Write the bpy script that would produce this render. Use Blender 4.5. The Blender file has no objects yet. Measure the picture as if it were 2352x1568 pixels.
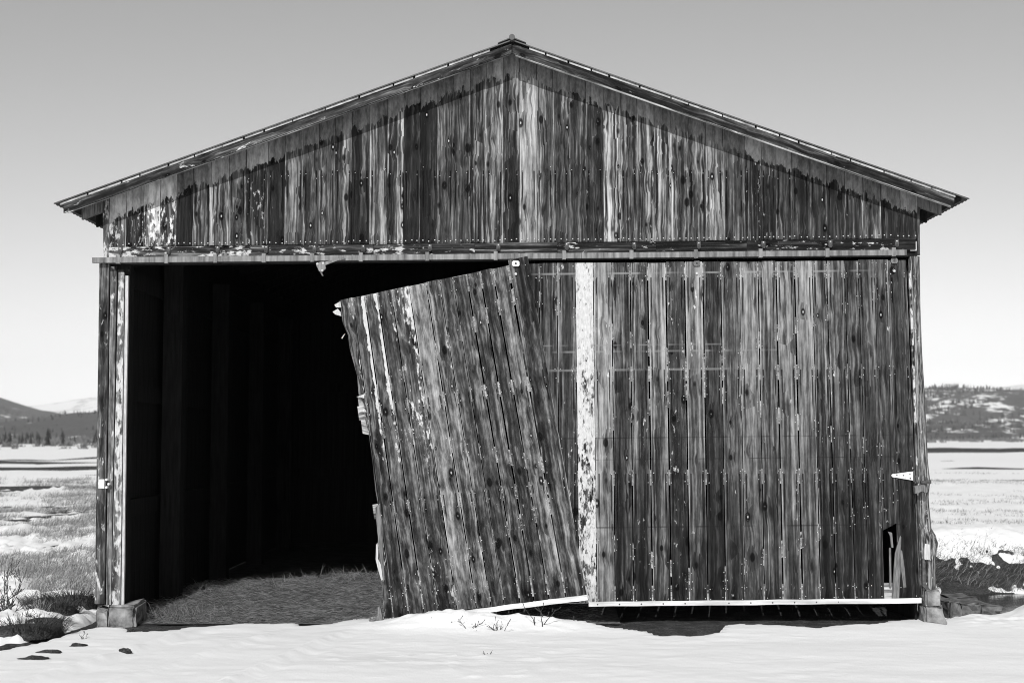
import bpy, math, random
import numpy as np
from mathutils import Vector

random.seed(11)
RNG = np.random.default_rng(7)
scene = bpy.context.scene
COL = scene.collection

# ------------------------------------------------------------------ camera
CAM = Vector((0.0, -13.2, 1.65))
PITCH = math.radians(3.87)
FPX = 50.0 / 36.0 * 2352.0
cam_d = bpy.data.cameras.new('camera')
cam_d.lens = 50.0
cam_d.sensor_width = 36.0
cam_d.clip_start = 0.1
cam_d.clip_end = 30000.0
cam_d.dof.use_dof = True
cam_d.dof.focus_distance = 13.2
cam_d.dof.aperture_fstop = 2.4
cam = bpy.data.objects.new('camera', cam_d)
cam.location = CAM
cam.rotation_euler = (math.radians(90) + PITCH, 0, 0)
COL.objects.link(cam)
scene.camera = cam

# ------------------------------------------------------------------ light
SUN_EL, SUN_AZ = math.radians(36.5), math.radians(8.8)
world = bpy.data.worlds.new('World')
scene.world = world
world.use_nodes = True
wn, wl = world.node_tree.nodes, world.node_tree.links
wn.clear()
w_out = wn.new('ShaderNodeOutputWorld')
w_bg = wn.new('ShaderNodeBackground')
w_sky = wn.new('ShaderNodeTexSky')
w_sky.sky_type = 'NISHITA'
w_sky.sun_disc = False
w_sky.sun_elevation = SUN_EL
w_sky.sun_rotation = math.pi + SUN_AZ
w_sky.altitude = 2600
w_sky.air_density = 1.6
w_sky.dust_density = 3.0
w_sky.ozone_density = 1.0
w_sep = wn.new('ShaderNodeSeparateColor')
w_mix = wn.new('ShaderNodeMath'); w_mix.operation = 'MULTIPLY_ADD'
w_comb = wn.new('ShaderNodeCombineColor')
# black-and-white film behind an orange filter: mostly the red of the sky, a little green
wl.new(w_sky.outputs[0], w_sep.inputs[0])
w_g = wn.new('ShaderNodeMath'); w_g.operation = 'MULTIPLY'; w_g.inputs[1].default_value = 0.32
wl.new(w_sep.outputs[1], w_g.inputs[0])
wl.new(w_sep.outputs[0], w_mix.inputs[0]); w_mix.inputs[1].default_value = 0.68
wl.new(w_g.outputs[0], w_mix.inputs[2])
for k in range(3):
    wl.new(w_mix.outputs[0], w_comb.inputs[k])
wl.new(w_comb.outputs[0], w_bg.inputs[0])
w_bg.inputs[1].default_value = 0.135
wl.new(w_bg.outputs[0], w_out.inputs[0])

sun_d = bpy.data.lights.new('sun', 'SUN')
sun_d.energy = 3.9
sun_d.angle = math.radians(0.5)
sun_d.color = (1.0, 1.0, 1.0)
sun = bpy.data.objects.new('sun', sun_d)
SUN_DIR = Vector((math.sin(SUN_AZ) * math.cos(SUN_EL), math.cos(SUN_AZ) * math.cos(SUN_EL), -math.sin(SUN_EL)))
sun.rotation_euler = SUN_DIR.to_track_quat('-Z', 'Y').to_euler()
sun.location = (-6, -30, 30)
COL.objects.link(sun)

scene.cycles.filter_width = 1.0
scene.cycles.max_bounces = 6
scene.cycles.diffuse_bounces = 3
scene.cycles.volume_bounces = 0
scene.cycles.caustics_reflective = False
scene.cycles.caustics_refractive = False
scene.view_settings.view_transform = 'Standard'
scene.view_settings.look = 'None'
scene.view_settings.gamma = 1.0
scene.view_settings.exposure = 0.0
scene.view_settings.use_curve_mapping = False

# ------------------------------------------------------------------ helpers
CP, SP = math.cos(PITCH), math.sin(PITCH)
def pix(px, py, Y):
    """a point of the photograph (2352 px wide) on the upright plane at depth Y"""
    u, v = (px - 1176.0) / FPX, -(py - 784.0) / FPX
    d = Vector((u, CP - v * SP, SP + v * CP))
    return CAM + d * ((Y - CAM.y) / d.y)
def src(sx, sy, Y):
    k = 2352.0 / 3840.0
    return pix(sx * k, sy * k, Y)
def ground_at(px, py, z):
    u, v = (px - 1176.0) / FPX, -(py - 784.0) / FPX
    d = Vector((u, CP - v * SP, SP + v * CP))
    return CAM + d * ((z - CAM.z) / d.z)
def lerp(a, b, t): return a + (b - a) * t

def vnoise(x, y, seed=0):
    xi, yi = np.floor(x).astype(np.int64), np.floor(y).astype(np.int64)
    xf, yf = x - xi, y - yi
    def h(a, b):
        n = (a * 374761393 + b * 668265263 + seed * 1442695041) & 0x7fffffff
        n = ((n ^ (n >> 13)) * 1274126177) & 0x7fffffff
        n = n ^ (n >> 16)
        return (n & 0xffff) / 65535.0
    u, v = xf * xf * (3 - 2 * xf), yf * yf * (3 - 2 * yf)
    return (h(xi, yi) * (1 - u) + h(xi + 1, yi) * u) * (1 - v) + (h(xi, yi + 1) * (1 - u) + h(xi + 1, yi + 1) * u) * v
def fbm(x, y, seed=0, oct=4):
    s, a, t = 0.0, 1.0, 0.0
    for k in range(oct):
        s = s + a * vnoise(x * 2 ** k, y * 2 ** k, seed + k * 17)
        t += a; a *= 0.5
    return s / t
def sstep(a, b, x):
    t = np.clip((x - a) / (b - a), 0, 1)
    return t * t * (3 - 2 * t)

class MB:
    """collects shapes into one mesh"""
    def __init__(s): s.v, s.f, s.uv = [], [], []
    def box(s, a, b):
        x0, y0, z0 = a; x1, y1, z1 = b
        s.hexa([(x0, y0, z0), (x1, y0, z0), (x1, y1, z0), (x0, y1, z0), (x0, y0, z1), (x1, y0, z1), (x1, y1, z1), (x0, y1, z1)])
    def hexa(s, p):
        n = len(s.v); s.v += [tuple(q) for q in p]
        s.f += [(n, n+3, n+2, n+1), (n+4, n+5, n+6, n+7), (n, n+1, n+5, n+4), (n+1, n+2, n+6, n+5), (n+2, n+3, n+7, n+6), (n+3, n, n+4, n+7)]
    def prism(s, poly, y0, y1):
        """outline of (x, z) points, extruded along Y"""
        n, m = len(s.v), len(poly)
        s.v += [(x, y0, z) for x, z in poly] + [(x, y1, z) for x, z in poly]
        s.f.append(tuple(range(n, n + m))); s.f.append(tuple(range(n + 2 * m - 1, n + m - 1, -1)))
        for i in range(m):
            j = (i + 1) % m
            s.f.append((n + j, n + i, n + m + i, n + m + j))
    def tube(s, path, rad, sides=6, cap=True):
        path = [Vector(p) for p in path]
        if not hasattr(rad, '__len__'): rad = [rad] * len(path)
        n = len(s.v)
        for i, p in enumerate(path):
            d = (path[min(i + 1, len(path) - 1)] - path[max(i - 1, 0)]).normalized()
            a = d.cross(Vector((0, 0, 1)) if abs(d.z) < .9 else Vector((1, 0, 0))).normalized()
            b = d.cross(a)
            for k in range(sides):
                t = 2 * math.pi * k / sides
                s.v.append(tuple(p + (a * math.cos(t) + b * math.sin(t)) * rad[i]))
        for i in range(len(path) - 1):
            for k in range(sides):
                j = (k + 1) % sides
                s.f.append((n + i*sides + k, n + (i+1)*sides + k, n + (i+1)*sides + j, n + i*sides + j))
        if cap:
            s.f.append(tuple(range(n, n + sides)))
            e = n + (len(path) - 1) * sides
            s.f.append(tuple(range(e + sides - 1, e - 1, -1)))
    def nail(s, p, r=0.006, h=0.005):
        n = len(s.v)
        for k in range(6):
            t = math.pi * k / 3
            s.v.append((p[0] + r * math.cos(t), p[1], p[2] + r * math.sin(t)))
        s.v.append((p[0], p[1] - h, p[2]))
        for k in range(6): s.f.append((n + k, n + (k + 1) % 6, n + 6))
    def blade(s, p, d, l, w, bend=0.0, side=None):
        p = Vector(p); d = Vector(d).normalized()
        side = Vector(side) if side is not None else Vector((d.y, -d.x, 0.0))
        if side.length < 1e-4: side = Vector((1, 0, 0))
        side = side.normalized() * w * .5
        n = len(s.v)
        q = p + d * l * .55; e = p + d * l + Vector((d.x, d.y, 0)) * bend * l - Vector((0, 0, abs(bend) * l * .5))
        for a in (p - side, p + side, q - side * .8, q + side * .8, e): s.v.append(tuple(a))
        s.f += [(n, n+1, n+3, n+2), (n+2, n+3, n+4)]
    def mesh(s, name, base=Vector((0, 0, 0)), smooth=False):
        me = bpy.data.meshes.new(name)
        bx, by, bz = base
        me.from_pydata([(x - bx, y - by, z - bz) for x, y, z in s.v], [], s.f)
        if smooth: me.polygons.foreach_set('use_smooth', [True] * len(me.polygons))
        me.update()
        return me
    def build(s, name, mat, parent=None, smooth=False, color=None, base=None):
        b = base if base is not None else (BASE.get(parent.name, Vector((0, 0, 0))) if parent else Vector((0, 0, 0)))
        o = bpy.data.objects.new(name, s.mesh(name, b, smooth))
        o.data.materials.append(mat)
        COL.objects.link(o)
        if parent: o.parent = parent; BASE[o.name] = b
        else: o.location = b
        if color: o.color = color
        return o
BASE = {}
def tag(o, label=None, cat=None, group=None, kind=None):
    if label: o['label'] = label
    if cat: o['category'] = cat
    if group: o['group'] = group
    if kind: o['kind'] = kind
    return o
def thing(name, label, cat, base=(0, 0, 0), group=None):
    o = bpy.data.objects.new(name, None)
    o.empty_display_size = .3
    o.location = base
    COL.objects.link(o)
    BASE[o.name] = Vector(base)
    return tag(o, label, cat, group)

# ------------------------------------------------------------------ materials
class NT:
    def __init__(s, name):
        s.m = bpy.data.materials.new(name); s.m.use_nodes = True
        s.n, s.l = s.m.node_tree.nodes, s.m.node_tree.links
        s.n.clear()
        s.out = s.n.new('ShaderNodeOutputMaterial')
        s.bsdf = s.n.new('ShaderNodeBsdfPrincipled')
        s.l.new(s.bsdf.outputs[0], s.out.inputs[0])
        s.bsdf.inputs['Roughness'].default_value = .9
        s.bsdf.inputs['Specular IOR Level'].default_value = .15
    def _in(s, sock, v):
        if isinstance(v, bpy.types.NodeSocket): s.l.new(v, sock)
        elif v is not None: sock.default_value = v
    def math(s, op, a, b=None, c=None, clamp=False):
        n = s.n.new('ShaderNodeMath'); n.operation = op; n.use_clamp = clamp
        s._in(n.inputs[0], a); s._in(n.inputs[1], b)
        if c is not None: s._in(n.inputs[2], c)
        return n.outputs[0]
    def add(s, a, b): return s.math('ADD', a, b)
    def sub(s, a, b): return s.math('SUBTRACT', a, b)
    def mul(s, a, b): return s.math('MULTIPLY', a, b)
    def step(s, a, b, x):
        n = s.n.new('ShaderNodeMapRange'); n.interpolation_type = 'SMOOTHSTEP'
        s._in(n.inputs[0], x); s._in(n.inputs[1], a); s._in(n.inputs[2], b)
        n.inputs[3].default_value = 0; n.inputs[4].default_value = 1
        return n.outputs[0]
    def vec(s, x, y, z=0.0):
        n = s.n.new('ShaderNodeCombineXYZ')
        for i, q in enumerate((x, y, z)): s._in(n.inputs[i], q)
        return n.outputs[0]
    def xyz(s, v):
        n = s.n.new('ShaderNodeSeparateXYZ'); s.l.new(v, n.inputs[0]); return n.outputs
    def noise(s, v, scale=1.0, detail=3.0, rough=.5, dist=0.0):
        n = s.n.new('ShaderNodeTexNoise'); s._in(n.inputs['Vector'], v)
        n.inputs['Scale'].default_value = scale; n.inputs['Detail'].default_value = detail
        n.inputs['Roughness'].default_value = rough; n.inputs['Distortion'].default_value = dist
        return n.outputs[0]
    def voro(s, v, scale=1.0, out='Distance', rnd=1.0, feature='F1'):
        n = s.n.new('ShaderNodeTexVoronoi'); n.feature = feature; s._in(n.inputs['Vector'], v)
        n.inputs['Scale'].default_value = scale; n.inputs['Randomness'].default_value = rnd
        return n.outputs[out]
    def ramp(s, x, pts):
        n = s.n.new('ShaderNodeValToRGB'); s._in(n.inputs[0], x)
        e = n.color_ramp.elements
        while len(e) < len(pts): e.new(.5)
        for q, (p, c) in zip(e, pts): q.position = p; q.color = (c, c, c, 1)
        return n.outputs[0]
    def mix(s, f, a, b):
        n = s.n.new('ShaderNodeMix'); n.data_type = 'FLOAT'
        s._in(n.inputs[0], f); s._in(n.inputs[2], a); s._in(n.inputs[3], b)
        return n.outputs[0]
    def color(s, x): s.l.new(x, s.bsdf.inputs['Base Color'])
    def bump(s, h, strength=.4, dist=.01):
        n = s.n.new('ShaderNodeBump'); n.inputs['Strength'].default_value = strength
        n.inputs['Distance'].default_value = dist
        s.l.new(h, n.inputs['Height']); s.l.new(n.outputs[0], s.bsdf.inputs['Normal'])
    def objinfo(s): return s.n.new('ShaderNodeObjectInfo')
    def uv(s, name):
        n = s.n.new('ShaderNodeUVMap'); n.uv_map = name; return n.outputs[0]
    def obj(s):
        return s.n.new('ShaderNodeTexCoord').outputs['Object']
    def pos(s):
        return s.n.new('ShaderNodeNewGeometry').outputs['Position']

def wood(name, ramp, rows=(), rake=None, stain_len=.35, mott=.22, paint_scale=1.0, grain=1.0, wet=None, lines=(), pcv=(.42, .32), updown=None, plit=0.0):
    """weathered board: uv 'm' = metres across / along, uv 'n' = 0..1; object colour = tone, paint, edge paint, knots"""
    t = NT(name)
    um = t.xyz(t.uv('m')); un = t.xyz(t.uv('n'))
    oi = t.objinfo()
    seed = t.mul(oi.outputs['Random'], 91.0)
    col = t.n.new('ShaderNodeSeparateColor'); t.l.new(oi.outputs['Color'], col.inputs[0])
    tone, paint, edge, knot = col.outputs[0], col.outputs[1], col.outputs[2], oi.outputs['Alpha']
    U, V = um[0], um[1]
    off = t.mul(oi.outputs['Random'], 13.7)
    Vo = t.add(V, off)
    # knots bend the grain
    kv = t.vec(t.add(t.mul(U, 10.0), seed), t.mul(Vo, 5.4), 0.0)
    kd = t.voro(kv, 1.0, 'Distance')
    kc = t.n.new('ShaderNodeSeparateColor'); t.l.new(t.voro(kv, 1.0, 'Color'), kc.inputs[0])
    kpick = t.math('LESS_THAN', kc.outputs[0], knot)
    krad = t.math('MULTIPLY_ADD', kc.outputs[1], .20, .12)
    kmask = t.mul(kpick, t.sub(1.0, t.step(t.mul(krad, .62), krad, kd)))
    kwide = t.mul(kpick, t.sub(1.0, t.step(t.mul(krad, .8), t.mul(krad, 3.6), kd)))
    Uw = t.add(U, t.mul(t.sub(t.noise(t.vec(t.mul(U, 3.0), t.mul(Vo, .8), seed), 1.0, 2), .5), .026))
    Uw = t.add(Uw, t.mul(kwide, .016))
    f1 = t.noise(t.vec(t.mul(Uw, 17.0), t.mul(Vo, .55), seed), 1.0, 2.0, .55)
    f2 = t.noise(t.vec(t.mul(Uw, 46.0), t.mul(Vo, 1.3), t.add(seed, 7.0)), 1.0, 1.5, .5)
    f2 = t.step(.22, .78, f2)
    f3 = t.noise(t.vec(t.mul(Uw, 92.0), t.mul(Vo, 4.5), seed), 1.0, 2.0, .65)
    f4 = t.noise(t.vec(t.mul(U, 26.0), t.mul(Vo, 9.0), t.add(seed, 3.0)), 1.0, 4.0, .6)
    gb = t.math('MULTIPLY_ADD', t.math('FRACT', t.mul(oi.outputs['Random'], 17.3)), .85, .55)
    val = t.math('MULTIPLY_ADD', t.sub(f1, .5), t.mul(gb, 0.95 * grain), tone)
    val = t.math('MULTIPLY_ADD', t.sub(f2, .5), t.mul(gb, 0.40 * grain), val)
    val = t.math('MULTIPLY_ADD', t.sub(f3, .5), .62 * grain, val)
    val = t.math('MULTIPLY_ADD', t.sub(f4, .5), mott * 2.0, val)
    val = t.math('MULTIPLY_ADD', kwide, -.12, val)
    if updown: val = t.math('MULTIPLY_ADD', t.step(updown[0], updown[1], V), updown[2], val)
    val = t.math('MULTIPLY_ADD', t.sub(1.0, t.step(.0, .075, t.math('MINIMUM', un[0], t.math('MULTIPLY_ADD', t.sub(1.0, un[0]), 1.8, 0.0)))), .20, val)  # paler board edges: sunlit side faces painted into the wood tone
    wood_c = t.ramp(val, ramp)
    # knots, with a bleached heart in some
    heart = t.mul(kpick, t.mul(t.math('GREATER_THAN', kc.outputs[2], .45), t.sub(1.0, t.step(.03, .09, kd))))
    c = t.mul(wood_c, t.sub(1.0, t.mul(kmask, .88)))
    c = t.mix(t.mul(heart, .8), c, .55)
    # drying cracks
    cr = t.noise(t.vec(t.mul(Uw, 70.0), t.mul(Vo, .55), t.add(seed, 21.0)), 1.0, 1.0)
    crk = t.mul(t.sub(1.0, t.step(.004, .016, t.math('ABSOLUTE', t.sub(cr, .5)))), t.step(.5, .6, t.noise(t.vec(t.mul(U, 8.0), t.mul(Vo, .8), seed), 1.0, 2)))
    c = t.mul(c, t.sub(1.0, t.mul(crk, .55)))
    # rust and tannin runs under the nails
    if rows:
        wob = t.mul(t.sub(t.noise(t.vec(0.0, t.mul(Vo, 2.2), seed), 1.0, 2), .5), .10)
        ex = t.math('MINIMUM', t.math('ABSOLUTE', t.sub(t.add(un[0], wob), .15)), t.math('ABSOLUTE', t.sub(t.add(un[0], wob), .85)))
        e = t.sub(1.0, t.step(.02, .06, ex))
        tot = None
        side = t.math('GREATER_THAN', un[0], .5)
        for k, r in enumerate(rows):
            dd = t.sub(r, V)
            ln = t.math('MULTIPLY_ADD', t.noise(t.vec(t.mul(side, 5.0), float(k) * 3.3, seed), 1.0, 0), stain_len * 1.9, stain_len * .05)
            g = t.mul(t.math('GREATER_THAN', dd, 0.0), t.sub(1.0, t.step(t.mul(ln, .7), ln, dd)))
            tot = g if tot is None else t.math('MAXIMUM', tot, g)
        c = t.mul(c, t.sub(1.0, t.mul(t.mul(e, tot), .86)))
    for zz, wd, amt_, xm in lines:
        Pl = t.xyz(t.pos())
        zl = t.math('MULTIPLY_ADD', t.sub(Pl[0], 2.0), -.011, Pl[2])
        ms = t.sub(1.0, t.step(wd * .4, wd, t.math('ABSOLUTE', t.sub(zl, zz))))
        ms = t.mul(ms, t.mul(t.step(.38, .6, t.noise(t.vec(t.mul(Pl[0], 5.0), zz * 9.0, 0.0), 1.0, 2)), t.sub(1.0, t.step(xm - .4, xm, Pl[0]))))
        c = t.mix(t.mul(ms, .55), c, amt_)
    # what is left of the white paint
    pn = t.noise(t.vec(t.mul(U, 34.0 * paint_scale), t.mul(Vo, 13.0 * paint_scale), t.add(seed, 40.0)), 1.0, 5.0, .62)
    pb = t.noise(t.vec(t.mul(U, 7.0), t.mul(Vo, 1.6), t.add(seed, 60.0)), 1.0, 3.0, .55)
    amt = t.math('MULTIPLY_ADD', t.sub(pb, .5), .55, t.mul(pn, .75))
    lift = t.mul(paint, .62)
    en = t.math('MULTIPLY_ADD', t.sub(t.noise(t.vec(0.0, t.mul(Vo, 2.0), seed), 1.0, 3), .5), .5, un[0])
    lift = t.add(lift, t.mul(edge, t.mul(t.step(.55, .95, en), t.step(.42, .75, t.add(un[1], t.mul(t.sub(pb, .5), .5))))))
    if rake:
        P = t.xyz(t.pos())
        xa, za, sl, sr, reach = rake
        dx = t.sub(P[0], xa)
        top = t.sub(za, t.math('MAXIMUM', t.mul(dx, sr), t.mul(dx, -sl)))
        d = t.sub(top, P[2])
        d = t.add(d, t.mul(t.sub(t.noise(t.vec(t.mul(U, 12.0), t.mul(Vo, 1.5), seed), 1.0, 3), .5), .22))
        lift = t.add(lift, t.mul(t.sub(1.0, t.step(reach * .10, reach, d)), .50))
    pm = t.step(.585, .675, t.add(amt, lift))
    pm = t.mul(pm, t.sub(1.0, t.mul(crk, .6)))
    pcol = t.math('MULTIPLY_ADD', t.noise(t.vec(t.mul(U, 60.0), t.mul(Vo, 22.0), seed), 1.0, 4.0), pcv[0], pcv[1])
    if plit:
        pcol = t.math('MULTIPLY_ADD', paint, plit, pcol)  # colour carries sun and shade: heavy paint sunlit white, the rest shade grey
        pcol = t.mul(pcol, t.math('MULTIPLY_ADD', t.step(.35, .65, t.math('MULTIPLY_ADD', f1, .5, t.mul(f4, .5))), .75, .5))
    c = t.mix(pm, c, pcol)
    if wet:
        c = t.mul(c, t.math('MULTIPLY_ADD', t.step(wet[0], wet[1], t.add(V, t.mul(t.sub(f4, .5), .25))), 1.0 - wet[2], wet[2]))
    t.color(c)
    h = t.noise(t.vec(t.mul(U, 150.0), t.mul(Vo, 3.0), seed), 1.0, 2.0, .6)
    t.bump(h, .55, .004)
    return t.m

RAMP_G = [(0.0, .008), (.26, .022), (.45, .070), (.62, .20), (.82, .40), (1.0, .55)]
RAMP_D = [(0.0, .006), (.25, .017), (.45, .050), (.62, .135), (.80, .28), (1.0, .46)]

# roof line (front edge of the roof sheet stands forward of the gable)
YR = -0.235
APEX = pix(1176, 92, YR); EAVE_L = pix(125, 467, YR); EAVE_R = pix(2225, 456, YR)
SL = (APEX.z - EAVE_L.z) / (APEX.x - EAVE_L.x)
SR = (APEX.z - EAVE_R.z) / (EAVE_R.x - APEX.x)
def roof_z(x, drop=0.0):
    return APEX.z - drop - (SL * (APEX.x - x) if x < APEX.x else SR * (x - APEX.x))
ROWG = pix(1176, 392, 0).z
D_ROWS = [src(2700, y, -.09).z for y in (1040, 1385, 1775, 1810)]
M = {}
M['gable'] = wood('weathered_gable_board', RAMP_G, rows=(ROWG,), rake=(APEX.x, APEX.z - .13, SL, SR, .20), stain_len=.42, mott=.16, pcv=(.22, .015), plit=1.25)  # under-eave paint coloured darker to deepen the band of eave shade
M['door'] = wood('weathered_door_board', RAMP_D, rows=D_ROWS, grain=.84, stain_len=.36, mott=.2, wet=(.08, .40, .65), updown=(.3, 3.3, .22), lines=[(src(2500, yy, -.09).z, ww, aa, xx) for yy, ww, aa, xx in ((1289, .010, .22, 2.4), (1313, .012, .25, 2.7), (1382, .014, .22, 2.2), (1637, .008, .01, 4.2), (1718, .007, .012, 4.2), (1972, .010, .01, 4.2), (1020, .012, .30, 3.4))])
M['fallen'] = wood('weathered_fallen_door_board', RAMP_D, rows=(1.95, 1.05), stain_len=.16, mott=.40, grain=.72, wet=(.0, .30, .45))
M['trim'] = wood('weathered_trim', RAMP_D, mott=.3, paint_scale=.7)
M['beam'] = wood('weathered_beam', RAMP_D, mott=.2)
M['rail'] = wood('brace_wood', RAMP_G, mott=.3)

def simple(name, lo, hi, scale=20.0, rough=.9, spec=.15, metal=0.0, bump=.3, bdist=.01, stretch=(1, 1, 1), detail=4.0):
    t = NT(name)
    p = t.xyz(t.obj())
    v = t.vec(t.mul(p[0], stretch[0]), t.mul(p[1], stretch[1]), t.mul(p[2], stretch[2]))
    n = t.noise(v, scale, detail, .6)
    t.color(t.ramp(n, [(.3, lo), (.7, hi)]))
    t.bsdf.inputs['Roughness'].default_value = rough
    t.bsdf.inputs['Specular IOR Level'].default_value = spec
    t.bsdf.inputs['Metallic'].default_value = metal
    if bump: t.bump(n, bump, bdist)
    return t.m
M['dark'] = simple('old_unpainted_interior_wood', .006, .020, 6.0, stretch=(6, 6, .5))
M['track'] = simple('galvanised_track', .06, .28, 5.0, rough=.55, spec=.4, metal=.25, bump=.1, stretch=(5, 1, .6))
M['bracket'] = simple('rusty_bracket_iron', .04, .12, 30.0, rough=.7)
M['strip'] = simple('painted_metal_strip', .40, .84, 5.0, rough=.6, spec=.3, bump=.08, stretch=(.4, 1, 3))
M['plate'] = simple('bright_metal_plate', .55, .85, 30.0, rough=.6, spec=.3, bump=.15)
M['nail'] = simple('nail_heads', .55, .8, 50.0, rough=.4, spec=.5, metal=.2, bump=0)
M['roof'] = simple('roof_sheet', .05, .12, 3.0, rough=.6, spec=.3, bump=.1)
M['drip'] = simple('pale_drip_strip', .16, .62, 9.0, bump=.1)
M['stone'] = simple('foundation_stone', .05, .40, 8.0, bump=.7, bdist=.02)
M['rock'] = simple('creek_rock', .05, .22, 9.0, bump=.8, bdist=.03)
M['splinter'] = simple('fresh_split_wood', .35, .6, 12.0, stretch=(8, 8, .6))
M['splinter_old'] = simple('old_split_wood', .05, .25, 12.0, stretch=(8, 8, .6))
M['hay'] = simple('hay', .05, .20, 22.0, bump=.5, bdist=.02)
M['straw'] = None

def straw_mat(name, lo, hi):
    t = NT(name)
    n = t.n.new('ShaderNodeNewGeometry')
    r = n.outputs['Random Per Island']
    t.color(t.ramp(r, [(0.0, lo), (.6, lerp(lo, hi, .5)), (1.0, hi)]))
    return t.m
M['straw'] = straw_mat('hay_stalks', .03, .28)
M['grass'] = straw_mat('dry_grass_blades', .05, .40)
M['tuss'] = straw_mat('tussock_blades', .012, .10)
M['twig'] = simple('weed_stems', .02, .08, 30.0, bump=0)

def snow_mat():
    t = NT('snow')
    p = t.pos(); q = t.xyz(p)
    drift = t.noise(t.vec(t.add(t.mul(q[0], .9), t.mul(q[1], .35)), t.mul(q[1], 1.7), 0.0), 1.0, 5.0, .5)
    grainy = t.noise(p, 60.0, 3.0, .6)
    lumps = t.noise(p, 9.0, 4.0, .6)
    dirt = t.noise(t.vec(t.mul(q[0], .35), t.mul(q[1], 1.2), 4.0), 1.0, 6.0, .62)
    c = t.math('MULTIPLY_ADD', drift, .06, .80)
    c = t.sub(c, t.mul(t.step(.62, .8, dirt), .12))
    t.color(c)
    h = t.add(t.mul(drift, 1.0), t.add(t.mul(lumps, .22), t.mul(grainy, .14)))
    t.bump(h, .42, .05)
    t.bsdf.inputs['Roughness'].default_value = .75
    t.bsdf.inputs['Specular IOR Level'].default_value = .25
    return t.m
M['snow'] = snow_mat()
def soil_mat():
    t = NT('bare_soil')
    p = t.pos()
    a = t.noise(p, 7.0, 6.0, .65); b = t.noise(p, 60.0, 4.0, .6)
    v = t.math('MULTIPLY_ADD', b, .6, t.mul(a, .5))
    t.color(t.ramp(v, [(.35, .012), (.55, .05), (.75, .15)]))
    t.bump(t.add(a, b), .9, .03)
    return t.m
M['soil'] = soil_mat()
def hill_mat(name, forest, snow, thresh, scale, streak=1.0):
    t = NT(name)
    q = t.xyz(t.pos())
    v = t.vec(t.mul(q[0], scale), t.mul(q[1], scale * .5), t.mul(q[2], scale * streak))
    n = t.noise(v, 1.0, 7.0, .68)
    m = t.noise(v, 5.0, 4.0, .6)
    f = t.math('MULTIPLY_ADD', m, .45, t.mul(n, .75))
    t.color(t.mix(t.step(thresh, thresh + .07, f), t.math('MULTIPLY_ADD', m, forest, forest * .5), snow))
    return t.m
M['hill'] = hill_mat('forested_hill', .065, .75, .70, .012)
M['hill_snowy'] = hill_mat('patchy_snow_hill', .07, .78, .62, .02, 1.6)
M['ridge'] = hill_mat('dark_forest_ridge', .085, .7, .70, .035, 2.0)
M['peak'] = hill_mat('snow_peak', .6, .9, .55, .004)
M['far_tree'] = simple('conifer_needles', .012, .045, .8, bump=0)
M['far_bush'] = simple('bare_willow_brush', .06, .20, 1.5, bump=0)
tw = NT('creek_water'); tw.bsdf.inputs['Base Color'].default_value = (.012, .012, .012, 1)
tw.bsdf.inputs['Roughness'].default_value = .12; tw.bsdf.inputs['Specular IOR Level'].default_value = .5
tw.bump(tw.noise(tw.pos(), 7.0, 3.0), .15, .02)
M['water'] = tw.m

# ------------------------------------------------------------------ boards
def board_mesh(left, right, thick, base, wob=.0015, vbase=None, vtop=None):
    """left/right: matching front-face edge points, top to bottom (world); front looks to -Y"""
    n = len(left)
    vs, fs, uvm, uvn = [], [], [], []
    cup = random.uniform(-.0025, .0025)
    L = 0.0; acc = [0.0]
    for i in range(1, n):
        L += ((left[i] + right[i]) * .5 - (left[i-1] + right[i-1]) * .5).length; acc.append(L)
    for i in range(n):
        a, b = left[i].copy(), right[i].copy()
        if 0 < i < n - 1:
            a.x += random.uniform(-wob, wob); b.x += random.uniform(-wob, wob)
        dy = random.uniform(-.001, .001)
        a.y += cup + dy; b.y -= cup - dy
        vs += [a, b, b + Vector((0, thick, 0)), a + Vector((0, thick, 0))]
    for i in range(n - 1):
        k, m = i * 4, i * 4 + 4
        fs += [(k, m, m+1, k+1), (k+1, m+1, m+2, k+2), (k+2, m+2, m+3, k+3), (k+3, m+3, m, k)]
    e = (n - 1) * 4
    fs += [(0, 1, 2, 3), (e+3, e+2, e+1, e)]
    me = bpy.data.meshes.new('board')
    me.from_pydata([tuple(v - base) for v in vs], [], fs)
    lm, ln = me.uv_layers.new(name='m'), me.uv_layers.new(name='n')
    for poly in me.polygons:
        for li in poly.loop_indices:
            vi = me.loops[li].vertex_index
            i, c = vi // 4, vi % 4
            w = (right[i] - left[i]).length
            u = 0.0 if c in (0, 3) else w
            if c >= 2: u += .02
            vv = vs[vi].z if vbase is None else lerp(vtop, vbase, acc[i] / max(L, 1e-6))
            lm.data[li].uv = (u, vv)
            ln.data[li].uv = (0.0 if c in (0, 3) else 1.0, 1.0 - acc[i] / max(L, 1e-6))
    return me
def add_board(name, left, right, thick, mat, parent, color, **kw):
    b = BASE.get(parent.name, Vector((0, 0, 0)))
    o = bpy.data.objects.new(name, board_mesh(left, right, thick, b, **kw))
    o.data.materials.append(mat)
    o.color = color
    COL.objects.link(o); o.parent = parent; BASE[o.name] = b
    return o
def quad_board(name, TL, TR, BL, BR, thick, mat, parent, color, seg=6, **kw):
    ls = [TL.lerp(BL, i / seg) for i in range(seg + 1)]
    rs = [TR.lerp(BR, i / seg) for i in range(seg + 1)]
    return add_board(name, ls, rs, thick, mat, parent, color, **kw)
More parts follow.
